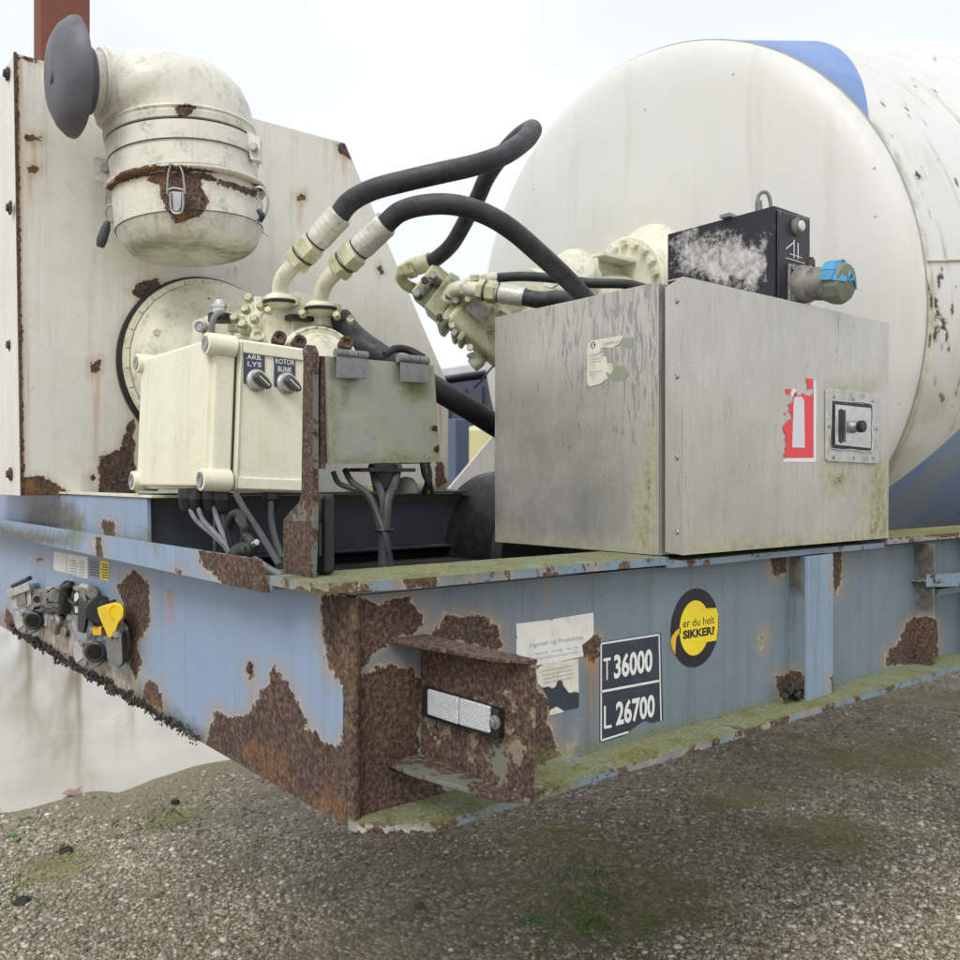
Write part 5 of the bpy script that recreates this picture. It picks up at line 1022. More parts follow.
obj('gland_cluster', MB().cyl(att(384, 466, 2.0), att(384, 490, 1.99), .036, .024, 20), 'blackp', cbun); obj('gland_plate', MB().box(att(382, 470, 2.0), (.09, .12, .008)), 'blackp', cbun)
obj('cable_tie', MB().ring(att(384, 530, 1.925), (0, 0, 1), .018, .004, 20, 8), 'blackp', cbun)
t = thing('wire_harness', 'small bunch of thin wires with orange tape right under the junction box', 'wires', att(428, 480, 2.15))
for k, m_ in enumerate(('blackp', 'cable', 'printorange', 'blackp')): obj('wire', MB().tube([att(422+k*2, 464, 2.15), att(424+k*2, 474, 2.13), att(427+k, 482, 2.12), att(423+k*3, 493, 2.14)], .004 if m_ == 'printorange' else .006, 8), m_, t)
o = obj('plastic_plug', MB().lathe(att(406, 493, 2.1), (0, 0, 1), [(0, .03), (.02, .028), (.035, .016), (.038, .002)], 20), 'tape'); tag(o, 'rounded grey green plug on the subframe below the junction box', 'plug')

# ================================================================== STAINLESS CABINET
DX, DY0, DY1, DZ0, DZ1 = .035, .740, 1.583, 1.376, 1.932
cab = thing('steel_cabinet', 'large dull stainless steel cabinet standing on the trailer side', 'cabinet', (-.25, 1.16, 1.375))
dr = obj('door', MB().grid((DX, DY0, DZ0), (DX, DY1, DZ0), (DX, DY1, DZ1), (DX, DY0, DZ1), 90, 60, (-.0025, 0, 0)), 'inox', cab, smooth=False)
marks(dr, moss=[c4((800, 520), (905, 515), (880, 528), (800, 530)), c4((880, 690), (940, 690), (945, 880), (870, 870), (880, 780)), c4((465, 880), (940, 845), (945, 880), (465, 915)), c4((780, 700), (880, 700), (840, 760), (790, 780))])
fl = obj('door_fold', MB().grid((DX-.0026, DY0, DZ0), (-.010, DY0, DZ0+.004), (-.010, DY0, DZ1-.014), (DX-.0026, DY0, DZ1), 8, 60, (0, .0025, 0)), 'inox', cab, smooth=False)
def warp(o, ax, amp):
    me = o.data; c = np.empty(len(me.vertices)*3); me.vertices.foreach_get('co', c); c = c.reshape(-1, 3); w = sum(np.sin(a*c[:, 0]*3+b*c[:, 1]*3+(a-b)*c[:, 2]*3+p) for (a, b), p in zip(WS[:7], WP))
    c[:, ax] += amp*w/7; me.vertices.foreach_set('co', c.ravel()); me.update()
dr.data.shade_smooth(); dr.data.set_sharp_from_angle(angle=.5); warp(dr, 0, .0016)
obj('door_top', MB().span((DX-.003, DY0+.003, DZ1-.003), (-.010, DY1-.003, DZ1-.0005)), 'inox', cab)
obj('door_bottom', MB().span((DX-.003, DY0+.003, DZ0+.0005), (-.010, DY1-.003, DZ0+.003)), 'inox', cab); obj('door_end', MB().span((DX-.003, DY1-.0025, DZ0+.003), (-.010, DY1, DZ1-.003)), 'inox', cab)
for py in (301, 376.5, 457.5, 532):
    p = aty(677, py, DY0-.0003); obj('rivet', MB().lathe(p, (0, -1, 0), [(0, .0052), (.0015, .0048), (.003, .003), (.002, .0015)], 14), 'galv', cab)
bd = MB().grid((-.546, DY0, DZ0-.004), (-.022, DY0, DZ0-.004), (-.022, DY0, DZ1), (-.546, DY0, DZ1), 70, 70, (0, .003, 0))
ep = obj('end_panel', bd, 'inox', cab, smooth=False)
marks(ep, moss=[c4((36, 862), (410, 890), (410, 912), (36, 882)), c4((385, 600), (410, 600), (412, 905), (340, 895)), c4((36, 845), (100, 850), (60, 880), (36, 880))])
V = np.empty(len(ep.data.vertices)*3); ep.data.vertices.foreach_get('co', V); V = V.reshape(-1, 3)+np.array(worldloc(ep)); P, t_ = project(V)
setattr_(ep.data, 'trickle', np.clip((P[:, 0]-500)/110, .35, 1)*np.clip((480-P[:, 1])/110, .12, 1)); setattr_(ep.data, 'blotch', np.clip((P[:, 1]-360)/80, 0, 1)*np.clip((640-P[:, 0])/60, 0, 1))
obj('body', MB().span((-.546, DY0+.0035, DZ0-.004), (-.0225, DY1-.004, DZ1-.0035)), 'inox', cab, bevel=.001)
obj('door_gap_shade', MB().span((-.0224, DY0+.02, DZ0), (-.0105, DY1-.02, DZ1-.006)), 'blackp', cab)  # black strip puts the shade of the door gap into colour
obj('panel_edge', MB().span((-.026, DY0-.006, DZ0-.002), (-.0225, DY0-.0002, DZ1-.002)), 'inox', cab, bevel=.001)
ep.data.shade_smooth(); ep.data.set_sharp_from_angle(angle=.5); warp(ep, 1, -.0012)
# torn maker's label on the end panel
cL = lambda *q: crop(13.714, 575, 325, q)
ey = lambda px, py, l: aty(px, py, DY0-l)
lb = decal('torn_label', [ey(*p, .0003) for p in cL((175, 250), (230, 215), (655, 145), (665, 160), (640, 200), (600, 260), (520, 315), (430, 305), (340, 320), (360, 350), (335, 375), (400, 400), (345, 430), (430, 440), (445, 520), (530, 530), (520, 560), (530, 610), (490, 680), (455, 660), (425, 640), (430, 690), (450, 735), (350, 810), (200, 845), (170, 800))], (0, -.0008, 0), 'papertorn', cab, 'torn cream label with faded print')
def lt(s, a, b, h, m_='slate'):
    A = ey(*cL(a)[0], .0014); B = ey(*cL(b)[0], .0014); T = ey(cL(a)[0][0], cL(a)[0][1]-h/13.7, .0014); U_ = (B-A)/(B-A).length; text(s, A, U_, (0, 0, 1), (B-A).length, T.z-A.z, m_, lb)
lt('Leebur', (390, 285), (600, 240), 50, 'ink')
for y, x1 in ((410, 370), (440, 300), (475, 380), (515, 360), (650, 370), (690, 300)): lt('nonnoomnno', (195, y+10), (x1, y-12), 16, 'ink')
obj('logo_arc', MB().ring(ey(*cL((247, 275))[0], .0014), (0, 1, 0), .0065, .0007, 24, 6), 'slate', lb)
lt('M', (218, 290), (272, 284), 24)
decal('label_residue', [ey(*p, .0001) for p in cL((660, 180), (800, 170), (815, 260), (745, 345), (690, 300), (640, 290), (560, 300), (450, 330), (470, 500), (560, 540), (700, 580), (740, 680), (690, 760), (520, 750), (460, 720), (530, 560), (440, 500), (400, 350), (600, 270))], (0, -.0002, 0), 'steelbox', cab)
# fire extinguisher sticker
cF = lambda *q: crop(8, 770, 365, q)
fx = lambda px, py, l: atx(px, py, DX+l)
wf = decal('extinguisher_sticker', [fx(*p, .0002) for p in cF((100, 775), (130, 745), (345, 740), (350, 230), (345, 110), (365, 140), (370, 220), (366, 775))], (.0006, 0, 0), 'printwhite', cab, 'torn red and white fire extinguisher sticker')
decal('red_field', [fx(*p, .0009) for p in cF((118, 742), (110, 712), (128, 690), (120, 665), (134, 640), (122, 590), (130, 560), (112, 540), (104, 495), (125, 470), (150, 440), (178, 430), (172, 390), (150, 370), (160, 340), (145, 320), (170, 300), (185, 300), (190, 262), (215, 240), (255, 245), (258, 222), (290, 240), (325, 250), (345, 228), (348, 742))], (.0004, 0, 0), 'printred', wf)
decal('extinguisher_shape', [fx(*p, .0014) for p in cF((178, 660), (190, 275), (205, 255), (250, 252), (272, 280), (278, 662))], (.0003, 0, 0), 'printgrey', wf)
for q in (((290, 105), (345, 112), (340, 190), (295, 198), (300, 160), (288, 125)), ((118, 195), (165, 188), (160, 235), (130, 240)), ((190, 228), (215, 215), (215, 250), (195, 250)), ((112, 385), (130, 382), (125, 402), (112, 400))): decal('red_scrap', [fx(*p, .0002) for p in cF(*q)], (.0005, 0, 0), 'printred', wf)
decal('white_scrap', [fx(*p, .0003) for p in cF((165, 240), (185, 185), (208, 200), (200, 240), (170, 250))], (.0004, 0, 0), 'printwhite', wf)
# paddle latch
lp_ = [fx(*p, .0004) for p in cF((440, 205), (455, 190), (845, 235), (858, 245), (858, 780), (845, 792), (450, 770), (438, 755))]
la = obj('latch_plate', MB().prism(lp_, (.004, 0, 0)), 'alulight', cab, bevel=.0015)
obj('latch_recess', MB().prism([fx(*p, .0046) for p in cF((490, 285), (808, 318), (810, 685), (490, 665))], (.0008, 0, 0)), 'printblack', la)
obj('latch_rim', MB().tube([fx(*p, .005) for p in cF((490, 283), (650, 298), (810, 316), (812, 500), (812, 688), (650, 676), (488, 666), (488, 480), (490, 286))], .002, 8, 2), 'chrome', la)
obj('latch_paddle', MB().prism([fx(*p, .0058) for p in cF((515, 315), (800, 345), (800, 668), (515, 640))], (.003, 0, 0)), 'chrome', la, bevel=.001)
obj('paddle_slot', MB().prism([fx(*p, .0094) for p in cF((552, 360), (570, 350), (588, 360), (590, 600), (572, 628), (552, 610))], (.0005, 0, 0)), 'printblack', la)
obj('slot_lip', MB().prism([fx(*p, .009) for p in cF((590, 355), (605, 358), (607, 615), (592, 612))], (.006, 0, 0)), 'chrome', la, bevel=.001)
kc = fx(*cF((660, 495))[0], .009); obj('lock_barrel', MB().lathe(kc, (1, 0, .0), [(0, .016), (.006, .015), (.010, .013), (.016, .013)], 22), 'galv', la); kd = kc+Vector((.016, .0, 0)); obj('lock_knob', MB().lathe(kd, (1, 0, 0), [(0, .014), (.001, .015), (.012, .015), (.014, .013)], 10), 'blackp', la, bevel=.001)
for q in ((510, 250), (668, 268), (822, 285), (470, 487), (852, 508), (508, 735), (668, 738), (822, 740)): p = fx(*cF(q)[0], .0044); obj('screw', MB().lathe(p, (1, 0, 0), [(0, .005), (.0018, .0045), (.0025, .002)], 12), 'galv', la)

# ================================================================== RADIO RECEIVER on the cabinet
rx0, rx1, ry0, ry1, rz0, rz1 = -.383, -.06, 1.21, 1.367, 1.9335, 2.186
rc = thing('receiver_box', 'black box with worn peeling paint standing on top of the stainless cabinet', 'receiver', (-.22, 1.29, 1.932))
mb = MB().grid((rx0, ry0, rz0), (rx1, ry0, rz0), (rx1, ry0, rz1), (rx0, ry0, rz1), 40, 30, (0, ry1-ry0, 0))
o = obj('case', mb, 'receiver', rc, smooth=False)
V = np.empty(len(o.data.vertices)*3); o.data.vertices.foreach_get('co', V); V = V.reshape(-1, 3)+np.array(worldloc(o)); P, t_ = project(V)
wn = np.exp(-(((P[:, 0]-738)/40)**2+((P[:, 1]-262)/24)**2))+.6*np.exp(-(((P[:, 0]-690)/22)**2+((P[:, 1]-250)/20)**2)); wn *= (P[:, 0] < 768); wn = np.maximum(wn, .55*((P[:, 0] > 779) & (P[:, 1] < 262))); setattr_(o.data, 'worn', np.clip(wn, 0, 1))
obj('side_cover', MB().span((rx1, ry0+.008, rz0+.004), (rx1+.006, ry1-.008, rz1-.008)), 'receiver', rc, bevel=.003)
k = atx(796, 227, rx1+.006); obj('button_ring', MB().lathe(k, (1, 0, 0), [(0, .022), (.006, .022), (.010, .018), (.014, .017)], 22), 'grey', rc); obj('button', MB().lathe(k+Vector((.0145, 0, 0)), (1, 0, 0), [(0, .013), (.004, .012), (.006, .006)], 20), 'white', rc)
pn = rx1+.0072
for a, b in (((794, 240), (794, 258)), ((798, 243), (798, 259)), ((786, 258), (806, 264)), ((790, 254), (802, 258)), ((786, 249), (793, 243))):
    A = atx(*a, pn); B = atx(*b, pn); obj('print_mark', MB().cyl(A, B, .0012, n=6), 'printwhite', rc)
cpx = atx(797, 285, rx1+.006)
obj('socket_flange', MB().span((rx1+.0062, cpx.y-.045, cpx.z-.05), (rx1+.014, cpx.y+.05, cpx.z+.045)), 'galv', rc, bevel=.002)
for dy, dz in ((-.033, .036), (.038, .036), (-.033, -.038)): obj('flange_bolt', MB().hexnut((rx1+.014, cpx.y+dy, cpx.z+dz), (rx1+.021, cpx.y+dy, cpx.z+dz), .009), 'galv', rc)
dx_ = Vector((1, 0, -.14)).normalized()
obj('socket_body', MB().lathe(cpx+Vector((.008, 0, 0)), dx_, [(0, .046), (.012, .047), (.03, .044), (.034, .04), (.075, .040), (.078, .044), (.085, .044)], 28), 'alu', rc)
obj('socket_boss', MB().lathe(cpx+Vector((.035, 0, .036)), (0, 0, 1), [(0, .012), (.018, .012), (.02, .009), (.024, .009)], 12), 'rustall', rc)
ec = cpx+Vector((.008, 0, 0))+dx_*.086
obj('taped_plug', MB().lathe(ec, dx_, [(0, .046), (.006, .050), (.024, .050), (.036, .044), (.042, .026), (.044, .001)], 12), 'tape', rc, ang=20)
bcap = MB()
u = Vector((0, 1, 0)); v = dx_.cross(u)
for k in range(7):
    a0 = PI*(-.05+1.05*k/7); a1 = PI*(-.05+1.05*(k+1)/7); f = lambda a, d, r_: ec+dx_*d+Vector((0, math.cos(a)*r_, math.sin(a)*r_))
    bcap.prism([f(a0, -.002, .0505), f(a1, -.002, .0505), f(a1, .026+.008*(k % 2), .0520), f(a0, .034-.008*(k % 2), .0520)], f((a0+a1)/2, 0, .004)-ec)
    bcap.prism([f(a0, .0262, .052), f(a1, .0262, .052), f(a1, .0445, .024-.01*(k % 3)), f(a0, .0445, .024-.01*(k % 2))], dx_*.004)
obj('blue_cap', bcap, 'bluecap', rc, smooth=False)
cbl = [att(x, y, 2.24) for x, y in ((759, 212), (758, 198), (762, 192.5), (767, 193), (770, 200), (771, 210))]; o = obj('cable_handle', MB().tube(cbl, .0048, 10, 6), 'cablelight', rc); obj('cable_gland', MB().cyl(att(759, 212, 2.24), att(758.5, 201, 2.24), .010, .008, 12), 'cablelight', rc)
obj('top_clip', MB().box(att(728, 215, 2.26)+Vector((0, 0, -.004)), (.03, .03, .008)), 'galv', rc)

# ================================================================== DRUM
TL = .12; DC = Vector((-1.3, 2.27, 2.155)); R0 = 1.122; KK = .165; AX = Vector((0, math.cos(TL), math.sin(TL))); DU = Vector((0, -math.sin(TL), math.cos(TL))); XV = Vector((1, 0, 0))
dm = thing('mixing_drum', 'huge white mixing drum with light blue stripes and dirt runs', 'mixing drum', (DC.x, DC.y, 1.1))
def drum_surf(name, prof, nth, parent=dm, mat='drum', cap=False):
    vs = []; S = []; A = []
    for s_, r_ in prof:
        for k in range(nth): th = 2*PI*k/nth; vs.append(DC+AX*s_+(XV*math.cos(th)+DU*math.sin(th))*r_); S.append(s_); A.append(th if th < PI else th-2*PI)
    fs = [(i*nth+k, i*nth+(k+1) % nth, (i+1)*nth+(k+1) % nth, (i+1)*nth+k) for i in range(len(prof)-1) for k in range(nth)]
    m_ = MB(); m_.add(vs, fs); m_.f = [tuple(reversed(f)) for f in m_.f]; o = obj(name, m_, mat, parent, ang=70); return o, np.array(S), np.array(A)
ps = [(s_, R0+KK*min(s_, 1.6)-max(0, s_-2.6)*.2) for s_ in np.linspace(0, 4.2, 190)]
sh, S, A = drum_surf('shell', ps, 480)
deg = np.degrees(A)
slope = .0165
top = np.clip(slope*(deg-31)-S, -1, 1); topm = (deg > 0)
b1 = np.where(topm, slope*(deg-31)-S, S*0-1)                        # upper blue wedge
b2 = np.where(deg < 0, S-slope*(deg+41)+0, -1); b2 = np.where(deg < 0, np.minimum(.05+S*0, .0165*(-41-deg)+S*1.0+0.0) if False else (-1*(.0165*(deg+41)-S))*1., -1)
b2 = np.where(deg < -5, S*1.0-.0185*(deg+40.5), -1); b2 = np.where((deg < -5), -(.0185*(deg+40.5)-S), -1)
low = np.where(deg < -5, -((deg+40.5)*.0185)+0*S, -1)
blue = np.where(deg > 0, np.clip(b1*5+.5, 0, 1), 0)
lowb = np.where(deg < 0, np.clip((S-.0205*(deg+40.))*40+.5, 0, 1)*(deg < -24+0*S), 0)
lowb = np.where(deg < 0, np.clip((.0205*(-deg)-.0205*40+S)*40+.5, 0, 1)*0+np.clip(((-40+S/.0205)-deg)*.22+.5, 0, 1), 0)
blue = np.where(S > 1.3, 0, np.maximum(blue, lowb)); setattr_(sh.data, 'bluepaint', blue)
setattr_(sh.data, 'angle', A); setattr_(sh.data, 'along', S); setattr_(sh.data, 'side', np.clip((60-deg)/30, 0.15, 1)); setattr_(sh.data, 'seam', np.clip(1-S/.05, 0, 1)); setattr_(sh.data, 'lowdirt', np.clip((-8-deg)/25, 0, .5)*(deg > -80))
_r = random.Random(12); spots = []
for k in range(52):
    if k < 18: x, y = _r.uniform(880, 958), _r.uniform(48, 250); L_ = _r.uniform(3, 10); wd = _r.uniform(.9, 1.6); an = math.atan2(1.1, .45)
    elif k < 38: x, y = _r.uniform(932, 960), _r.uniform(268, 420); L_ = _r.uniform(2, 8); wd = _r.uniform(.8, 2.2); an = math.atan2(1, -.12)
    else: x, y = _r.uniform(925, 940), _r.uniform(280, 345); L_ = _r.uniform(3, 10); wd = _r.uniform(.8, 1.8); an = math.atan2(1, .05)
    spots.append([(x+L_*math.cos(an)*math.cos(t_)-wd*math.sin(an)*math.sin(t_)+_r.uniform(-.4, .4), y+L_*math.sin(an)*math.cos(t_)+wd*math.cos(an)*math.sin(t_)) for t_ in np.linspace(0, 6.28, 9)[:-1]])
marks(sh, rust=spots)
# dished head: rounded knuckle then shallow cone towards the gearbox
hp_ = [(0, R0), (-.012, R0-.004), (-.03, R0-.016), (-.05, R0-.04), (-.068, R0-.08), (-.082, R0-.13), (-.10, R0-.22)]+[(-.10-.13*(1-r_/.9)**.9, r_) for r_ in (.8, .65, .5, .35, .2, .08, .001)]
hd_, S2, A2 = drum_surf('head', hp_, 240)
r_h = np.repeat([q[1] for q in hp_], 240); setattr_(hd_.data, 'side', np.zeros(len(S2))); setattr_(hd_.data, 'lowdirt', np.clip((.55-r_h)/.3, 0, .4)); setattr_(hd_.data, 'seam', np.clip(1+S2/.01, 0, 1)*.6)
vs = MB(); vs.ring(DC, AX, R0+.0005, .0028, 260, 8); obj('seam_weld', vs, 'steelbox', dm)
# inspection hatch edge on the flank
def ds(s_, deg_, l=0): th = math.radians(deg_); return DC+AX*s_+(XV*math.cos(th)+DU*math.sin(th))*(R0+KK*s_+l)
obj('hatch_seam', MB().tube([ds(.01, 4.3, .004), ds(.1, 4.3, .004), ds(.2, 4.3, .004), ds(.4, 4.3, .004), ds(.7, 4.3, .004)], .0035, 8, 6), 'creamdirty', dm)
obj('hatch_rib', MB().tube([ds(.03, a, .001) for a in (4, 0, -6, -12, -18)], .003, 8, 6), 'creamdirty', dm)
# gearbox and flange on the drum axis
gb = thing('drum_gearbox', 'cream gearbox with a bolted round flange in front of the drum', 'gearbox', att(625, 300, 3.45))
gc = att(627, 284, 3.50)
obj('flange', MB().lathe(gc, -AX, [(-.10, .18), (.0, .180), (.004, .176)], 64), 'cream', gb, bevel=.002)
obj('rear_drum_boss', MB().lathe(gc, AX, [(.0, .17), (.10, .185), (.16, .30), (.26, .34)], 48), 'cream', gb)
for k in range(18):
    a = 2*PI*k/18+.1; c = gc-AX*.004+(XV*math.cos(a)+DU*math.sin(a))*.152; obj('flange_bolt', MB().hexnut(c, c-AX*.022, .017), 'creamdirty' if k % 4 == 0 else 'cream', gb)
obj('gear_case', MB().lathe(gc-AX*.006+Vector((-.03, 0, -.05)), -AX, [(0, .09), (.10, .09), (.13, .08), (.42, .08), (.44, .10), (.50, .10)], 40), 'cream', gb, ang=50)
rb0 = att(614, 256, 3.35); rb1 = att(656, 268, 3.45)
brk = MB().span((gc.x-.04, gc.y-.20, gc.z-.04), (gc.x+.03, gc.y-.19, gc.z+.068)).span((gc.x-.04, gc.y-.20, gc.z+.07), (gc.x+.06, gc.y-.01, gc.z+.084)).span((gc.x-.03, gc.y-.188, gc.z-.04), (gc.x-.02, gc.y-.01, gc.z+.068))
obj('lifting_bracket', brk, 'cream', gb, bevel=.002)
obj('round_cover', MB().lathe(att(572, 272, 3.15), Vector((.5, -.8, .1)), [(-.12, .085), (.0, .085), (.01, .08), (.015, .06)], 36), 'cream', gb, ang=50)
obj('support_block', MB().span(Vector((-1.45, 1.65, 1.95)), Vector((-1.15, 1.85, 2.26))), 'cream', gb, bevel=.01)
# pedestal sheet seen low between the boxes
ps_ = thing('drum_pedestal', 'sloping cream sheet metal pedestal carrying the drum behind the cabinet', 'pedestal', (-1.3, 1.8, 1.36))
q = [atx(449, 489, -1.25), atx(500, 428, -1.25), atx(640, 380, -1.25), atx(640, 495, -1.25), atx(470, 492, -1.25)]
obj('sloping_sheet', MB().prism(q, (-.012, 0, 0)), 'hood', ps_, smooth=False)
obj('pedestal_leg', MB().span((-1.5, 1.72, 1.36), (-1.1, 1.90, 2.1)), 'hood', ps_, bevel=.005); obj('pedestal_leg', MB().span((-1.45, 1.66, 1.31), (-1.15, 1.715, 1.95)), 'dark', ps_, bevel=.005)
o = obj('rubber_roller', MB().lathe(att(560, 555, 2.55), Vector((1, .0, 0)), [(-.3, .22), (-.28, .24), (-.02, .24), (0, .22), (-.005, .05)], 40), 'blackp'); tag(o, 'black rubber roller in the shade left of the stainless cabinet', 'roller')

# ================================================================== HYDRAULIC MOTOR
mo = thing('hydraulic_motor', 'grimy cream hydraulic motor with hose fittings seen against the sky', 'hydraulic motor', att(470, 320, 3.05))
a = att(432, 288, 3.0); b = att(500, 345, 3.1); d = (b-a).normalized(); rt = Vector(FWD).cross(d).normalized(); rot = Matrix((d, Vector(FWD), rt)).transposed()
def seg(nm, c, size, mat='creamdirty', bev=.008, dep=0): return obj(nm, MB().box(att(c[0], c[1], 3.05+dep), size, rot), mat, mo, bevel=bev, seg=2)
seg('end_head', (432, 288), (.075, .13, .13)); seg('neck_block', (446, 300), (.07, .15, .15)); seg('flange_block', (458, 308), (.028, .20, .20)); seg('body', (487, 327), (.24, .17, .17), 'creamdirty', .022)
seg('body_ridge', (492, 317), (.18, .10, .20), 'creamdirty', .018, -.03); seg('shaft_block', (522, 340), (.12, .20, .17), 'creamdirty', .03)
seg('lower_rib', (472, 338), (.16, .12, .03), 'creamdirty', .006)
for px, py in ((433, 276), (417, 294), (456, 280), (449, 297), (456, 301), (425, 281), (440, 318)):
    p = att(px, py, 2.94); obj('head_bolt', MB().hexnut(p, p-rt*.0-Vector(FWD)*.02, .013), 'galv' if px in (433, 417, 456) else 'rustall', mo)
for p0_, p1_, r_ in (((418, 296), (430, 284), .018), ((432, 278), (440, 284), .016)): obj('plug', MB().cyl(att(*p0_, 2.95), att(*p1_, 3.0), r_), 'grey', mo)
seg('body_flange', (476, 322), (.018, .19, .19), 'creamdirty', .004); seg('body_flange', (470, 317.5), (.018, .19, .19), 'creamdirty', .004)
seg('name_plate', (478, 310), (.07, .004, .05), 'alulight', .001, -.12)
for px, py in ((446, 318), (452, 326), (463, 292), (468, 300), (470, 348), (505, 322), (512, 330)):
    q = att(px, py, 2.90); obj('bolt', MB().hexnut(q, q-Vector(FWD)*.022, .012), 'creamdirty', mo)
obj('side_plug', MB().hexnut(att(501, 317, 2.93), att(501, 317, 2.90), .022), 'creamdirty', mo)
obj('drain_neck', MB().tube([att(476, 352, 3.05), att(478, 360, 3.05), att(472, 366, 3.05)], [.035, .028, .024], 12, 4), 'creamdirty', mo)
t = elbow(att(450, 290, 2.95), [att(448, 300, 2.95), att(453, 291, 2.93), att(462, 288, 2.9), att(472, 289, 2.88), att(482, 290, 2.86)], .030, (att(478, 290, 2.87), att(525, 297, 2.82)), 'cream elbow with thick nut on the drum motor', .024)
o = obj('hydraulic_hose', MB().tube([att(*p) for p in ((523, 297, 2.82), (540, 300, 2.80), (560, 299, 2.78), (590, 304, 2.75), (620, 312, 2.75))], .027, 18, 6), 'rubber'); tag(o, 'short thick black hose end leaving the drum motor elbow', 'hose')
t = thing('thin_hose_fitting', 'slim cream fitting above the drum motor elbow', 'pipe fitting', att(480, 279, 2.95)); obj('nut', MB().hexnut(att(470, 280, 2.95), att(480, 279, 2.95), .017).hexnut(att(481, 279, 2.95), att(487, 278, 2.95), .014), 'creamdirty', t); obj('sleeve', MB().cyl(att(486, 278.5, 2.95), att(497, 277.5, 2.95), .018), 'cream', t); obj('pipe', MB().cyl(att(463, 282, 2.95), att(472, 280, 2.95), .011), 'cream', t)
o = obj('hydraulic_hose', MB().tube([att(*p) for p in ((495, 278, 2.95), (520, 276.5, 2.93), (550, 278, 2.9), (590, 283, 2.85), (625, 284, 2.85), (650, 290, 2.85))], .016, 14, 6), 'rubber'); tag(o, 'thin black hose running level to the drum gearbox', 'hose')
t = thing('hose_end_fitting', 'cream hose end fitting at the sky side of the drum motor', 'pipe fitting', att(415, 268, 3.03)); obj('sleeve', MB().lathe(att(431, 261, 3.0), att(412, 268, 3.04)-att(431, 261, 3.0), [(0, .030), (.055, .031), (.06, .026)], 20), 'creamdirty', t); obj('nut', MB().hexnut(att(416, 267, 3.02), att(407, 270, 3.04), .033), 'creamdirty', t); obj('nut', MB().hexnut(att(406, 270, 3.04), att(401, 272, 3.05), .027), 'creamdirty', t); obj('pipe', MB().tube([att(404, 271, 3.04), att(401, 277, 3.06), att(408, 286, 3.08), att(425, 292, 3.08)], .020, 12), 'creamdirty', t)
o = obj('thin_wire', MB().tube([att(*p) for p in ((545, 286, 2.7), (552, 288, 2.68), (560, 284, 2.66), (570, 286, 2.66), (576, 292, 2.66))], .0022, 8, 6), 'chrome'); tag(o, 'thin looping wire above the left top edge of the cabinet', 'wire')
o = obj('thin_wire', MB().tube([att(*p) for p in ((497, 362, 2.7), (488, 372, 2.7), (482, 380, 2.7), (474, 388, 2.72))], .003, 8, 6), 'blackp'); tag(o, 'thin black wire curving down under the drum motor', 'wire')

# ================================================================== BACKGROUND seen between the boxes
M['farblue'] = simple('dark_blue_container', '3f4454', .6, 0, .3, '2c303a', .4, 2); M['farlight'] = simple('pale_roof', 'b9bcc6', .6, 0, .2, '8f929c', .3, 2); M['farcream'] = simple('pale_yellow_wall', 'c9c596', .7, 0, .2, 'a8a578', .3, 3); M['farpost'] = simple('blue_grey_door', '56637a', .6, 0, .2, '4c586c', .3, 3)
p = att(470, 372, 10.0)
bgx = thing('shipping_container', 'dark blue container standing in the yard far behind the trailer', 'container', (p.x, p.y, 0))
obj('walls', MB().box((p.x, p.y+1.0, p.z/2-.06), (7.0, 2.3, p.z-.12)), 'farblue', bgx, bevel=.02); obj('roof', MB().box((p.x, p.y+1.0, p.z), (7.1, 2.4, .1)), 'farlight', bgx, bevel=.02)
for k in range(24): obj('corrugation', MB().box((p.x-3.4+k*.29, p.y-.165, p.z/2-.06), (.12, .03, p.z-.3)), 'farblue', bgx)
p2 = att(457, 450, 7.0); o = obj('gate_post', MB().box((p2.x, p2.y, 1.0), (.14, .14, 2.0)), 'farpost', None, bevel=.01); tag(o, 'blue grey upright post seen between junction box and cabinet', 'post')
p3 = att(486, 440, 8.0); t = thing('storage_tank', 'pale yellow storage tank standing before the container', 'tank', (p3.x, p3.y, 0))
obj('tank_body', MB().cyl((p3.x+.15, p3.y+.2, .1), (p3.x+.15, p3.y+.2, 1.95), .5, n=40), 'farcream', t); obj('tank_lid', MB().lathe((p3.x+.15, p3.y+.2, 1.95), (0, 0, 1), [(0, .5), (.05, .4), (.06, .1)], 40), 'farcream', t); obj('skid', MB().box((p3.x+.15, p3.y+.2, .05), (1.1, 1.1, .1)), 'farpost', t)
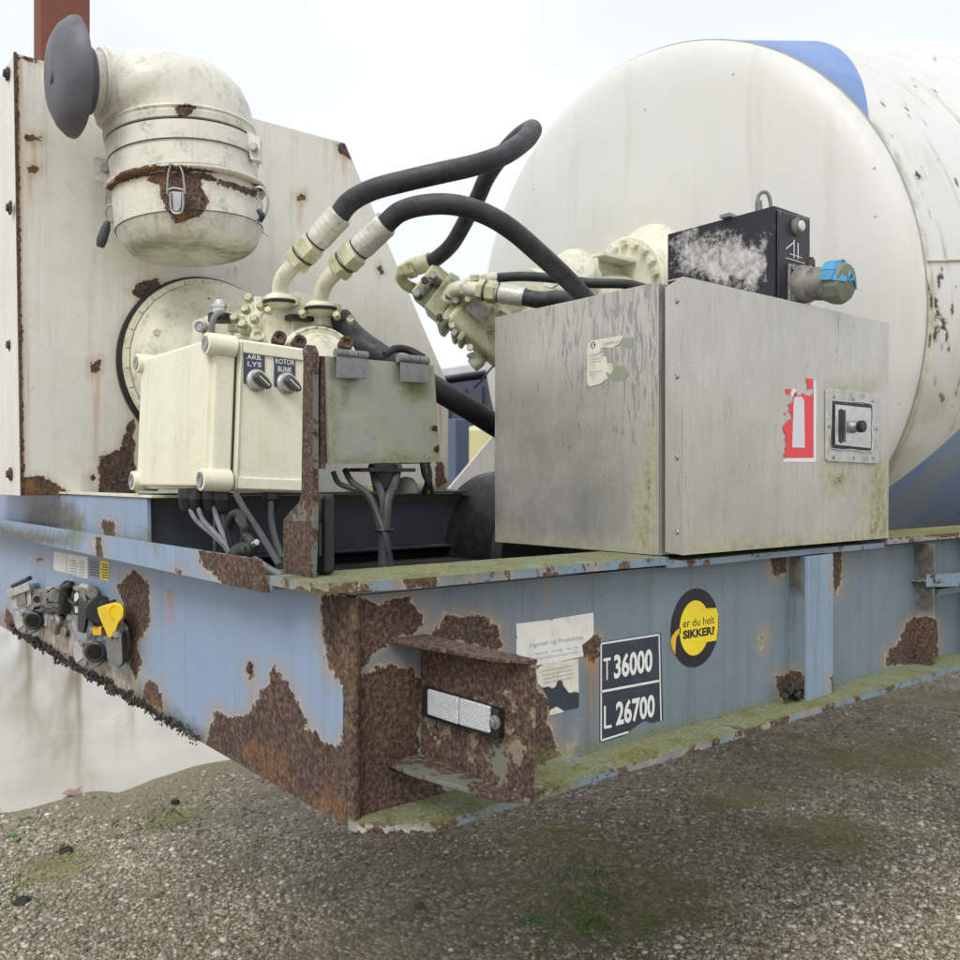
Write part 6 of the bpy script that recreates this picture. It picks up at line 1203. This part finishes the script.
# shrubs and bare trees beyond the yard (they show in the puddle and behind the gap)
def leafy(name, base, h, w_, n, seed, label, mat):
    r = np.random.default_rng(seed); t = thing(name, label, 'shrub' if name == 'shrub' else 'tree', base)
    m_ = MB()
    for k in range(n):
        a = r.uniform(0, 2*PI); rr_ = abs(r.normal(0, .5))*w_; z = r.uniform(.1, 1)*h*(1-.4*rr_/w_); c = Vector(base)+Vector((math.cos(a)*rr_, math.sin(a)*rr_, z)); u_ = Vector(r.normal(size=3)).normalized(); v_ = u_.orthogonal().normalized(); s_ = r.uniform(.03, .07)
        m_.add([c-u_*s_, c+v_*s_*.6, c+u_*s_, c-v_*s_*.6], [(0, 1, 2, 3)])
    obj('crown', m_, mat, t, smooth=False); obj('stem', MB().cyl(base, Vector(base)+Vector((0, 0, h*.7)), .04, .01, 8), 'grey', t)
    return t
gm = simple('shrub_leaf', '4c5a34', .7, 0, .4, '333f22', .4)
M['bark'] = simple('bare_bark', '5a5046', .85, 0, .4, '3a332b', .4, 10)
def bare_tree(x, y, h, seed, label):
    r = random.Random(seed); t = thing('bare_tree', label, 'tree', (x, y, 0), 'bare trees beyond the yard'); m_ = MB()
    m_2 = MB().tube([(x, y, 0), (x+r.uniform(-.2, .2), y, h*.3), (x+r.uniform(-.4, .4), y+.2, h*.65), (x+r.uniform(-.5, .5), y, h)], [.16, .13, .08, .02], 8, 4); obj('trunk', m_2, 'bark', t)
    for k in range(26):
        z = h*r.uniform(.22, .92); a = r.uniform(0, 2*PI); L = (h-z)*.5+.8; d = Vector((math.cos(a), math.sin(a), r.uniform(.5, 1.3))).normalized(); p = Vector((x, y, z))
        e = p+d*L; m_.tube([p, p+d*L*.5+Vector((0, 0, .1)), e+Vector((0, 0, .3))], [.05, .03, .008], 5, 3)
        for j in range(4):
            q = p.lerp(e, r.uniform(.35, .95)); d2 = (d+Vector((r.uniform(-1, 1), r.uniform(-1, 1), r.uniform(-.2, 1)))).normalized(); m_.tube([q, q+d2*L*.25, q+d2*L*.5], [.016, .010, .004], 4, 2)
    obj('limbs', m_, 'bark', t)
for i, (px, tt) in enumerate(((-40, 34), (25, 40), (75, 30), (130, 42), (185, 36), (240, 45))):
    p = att(px, 480, tt); bare_tree(p.x, p.y, [8, 10, 9, 11, 8.5, 10][i], i+60, ['outermost left bare tree beyond the yard', 'tall bare tree behind the left end of the engine housing', 'nearer bare tree standing behind the air filter', 'tallest bare tree behind the engine housing', 'low bare tree behind the pump', 'farthest bare tree behind the slanted housing edge'][i])
hg = MB(); rr = random.Random(2)
for k in range(260):
    x = -75+rr.random()*100; y = 26+rr.random()*6 + abs(x)*.25; hg.lump((x, y, rr.uniform(.2, 1.3)), rr.uniform(.5, 1.1), k, 8, .4)
o = obj('hedge', hg, gm); o['kind'] = 'stuff'
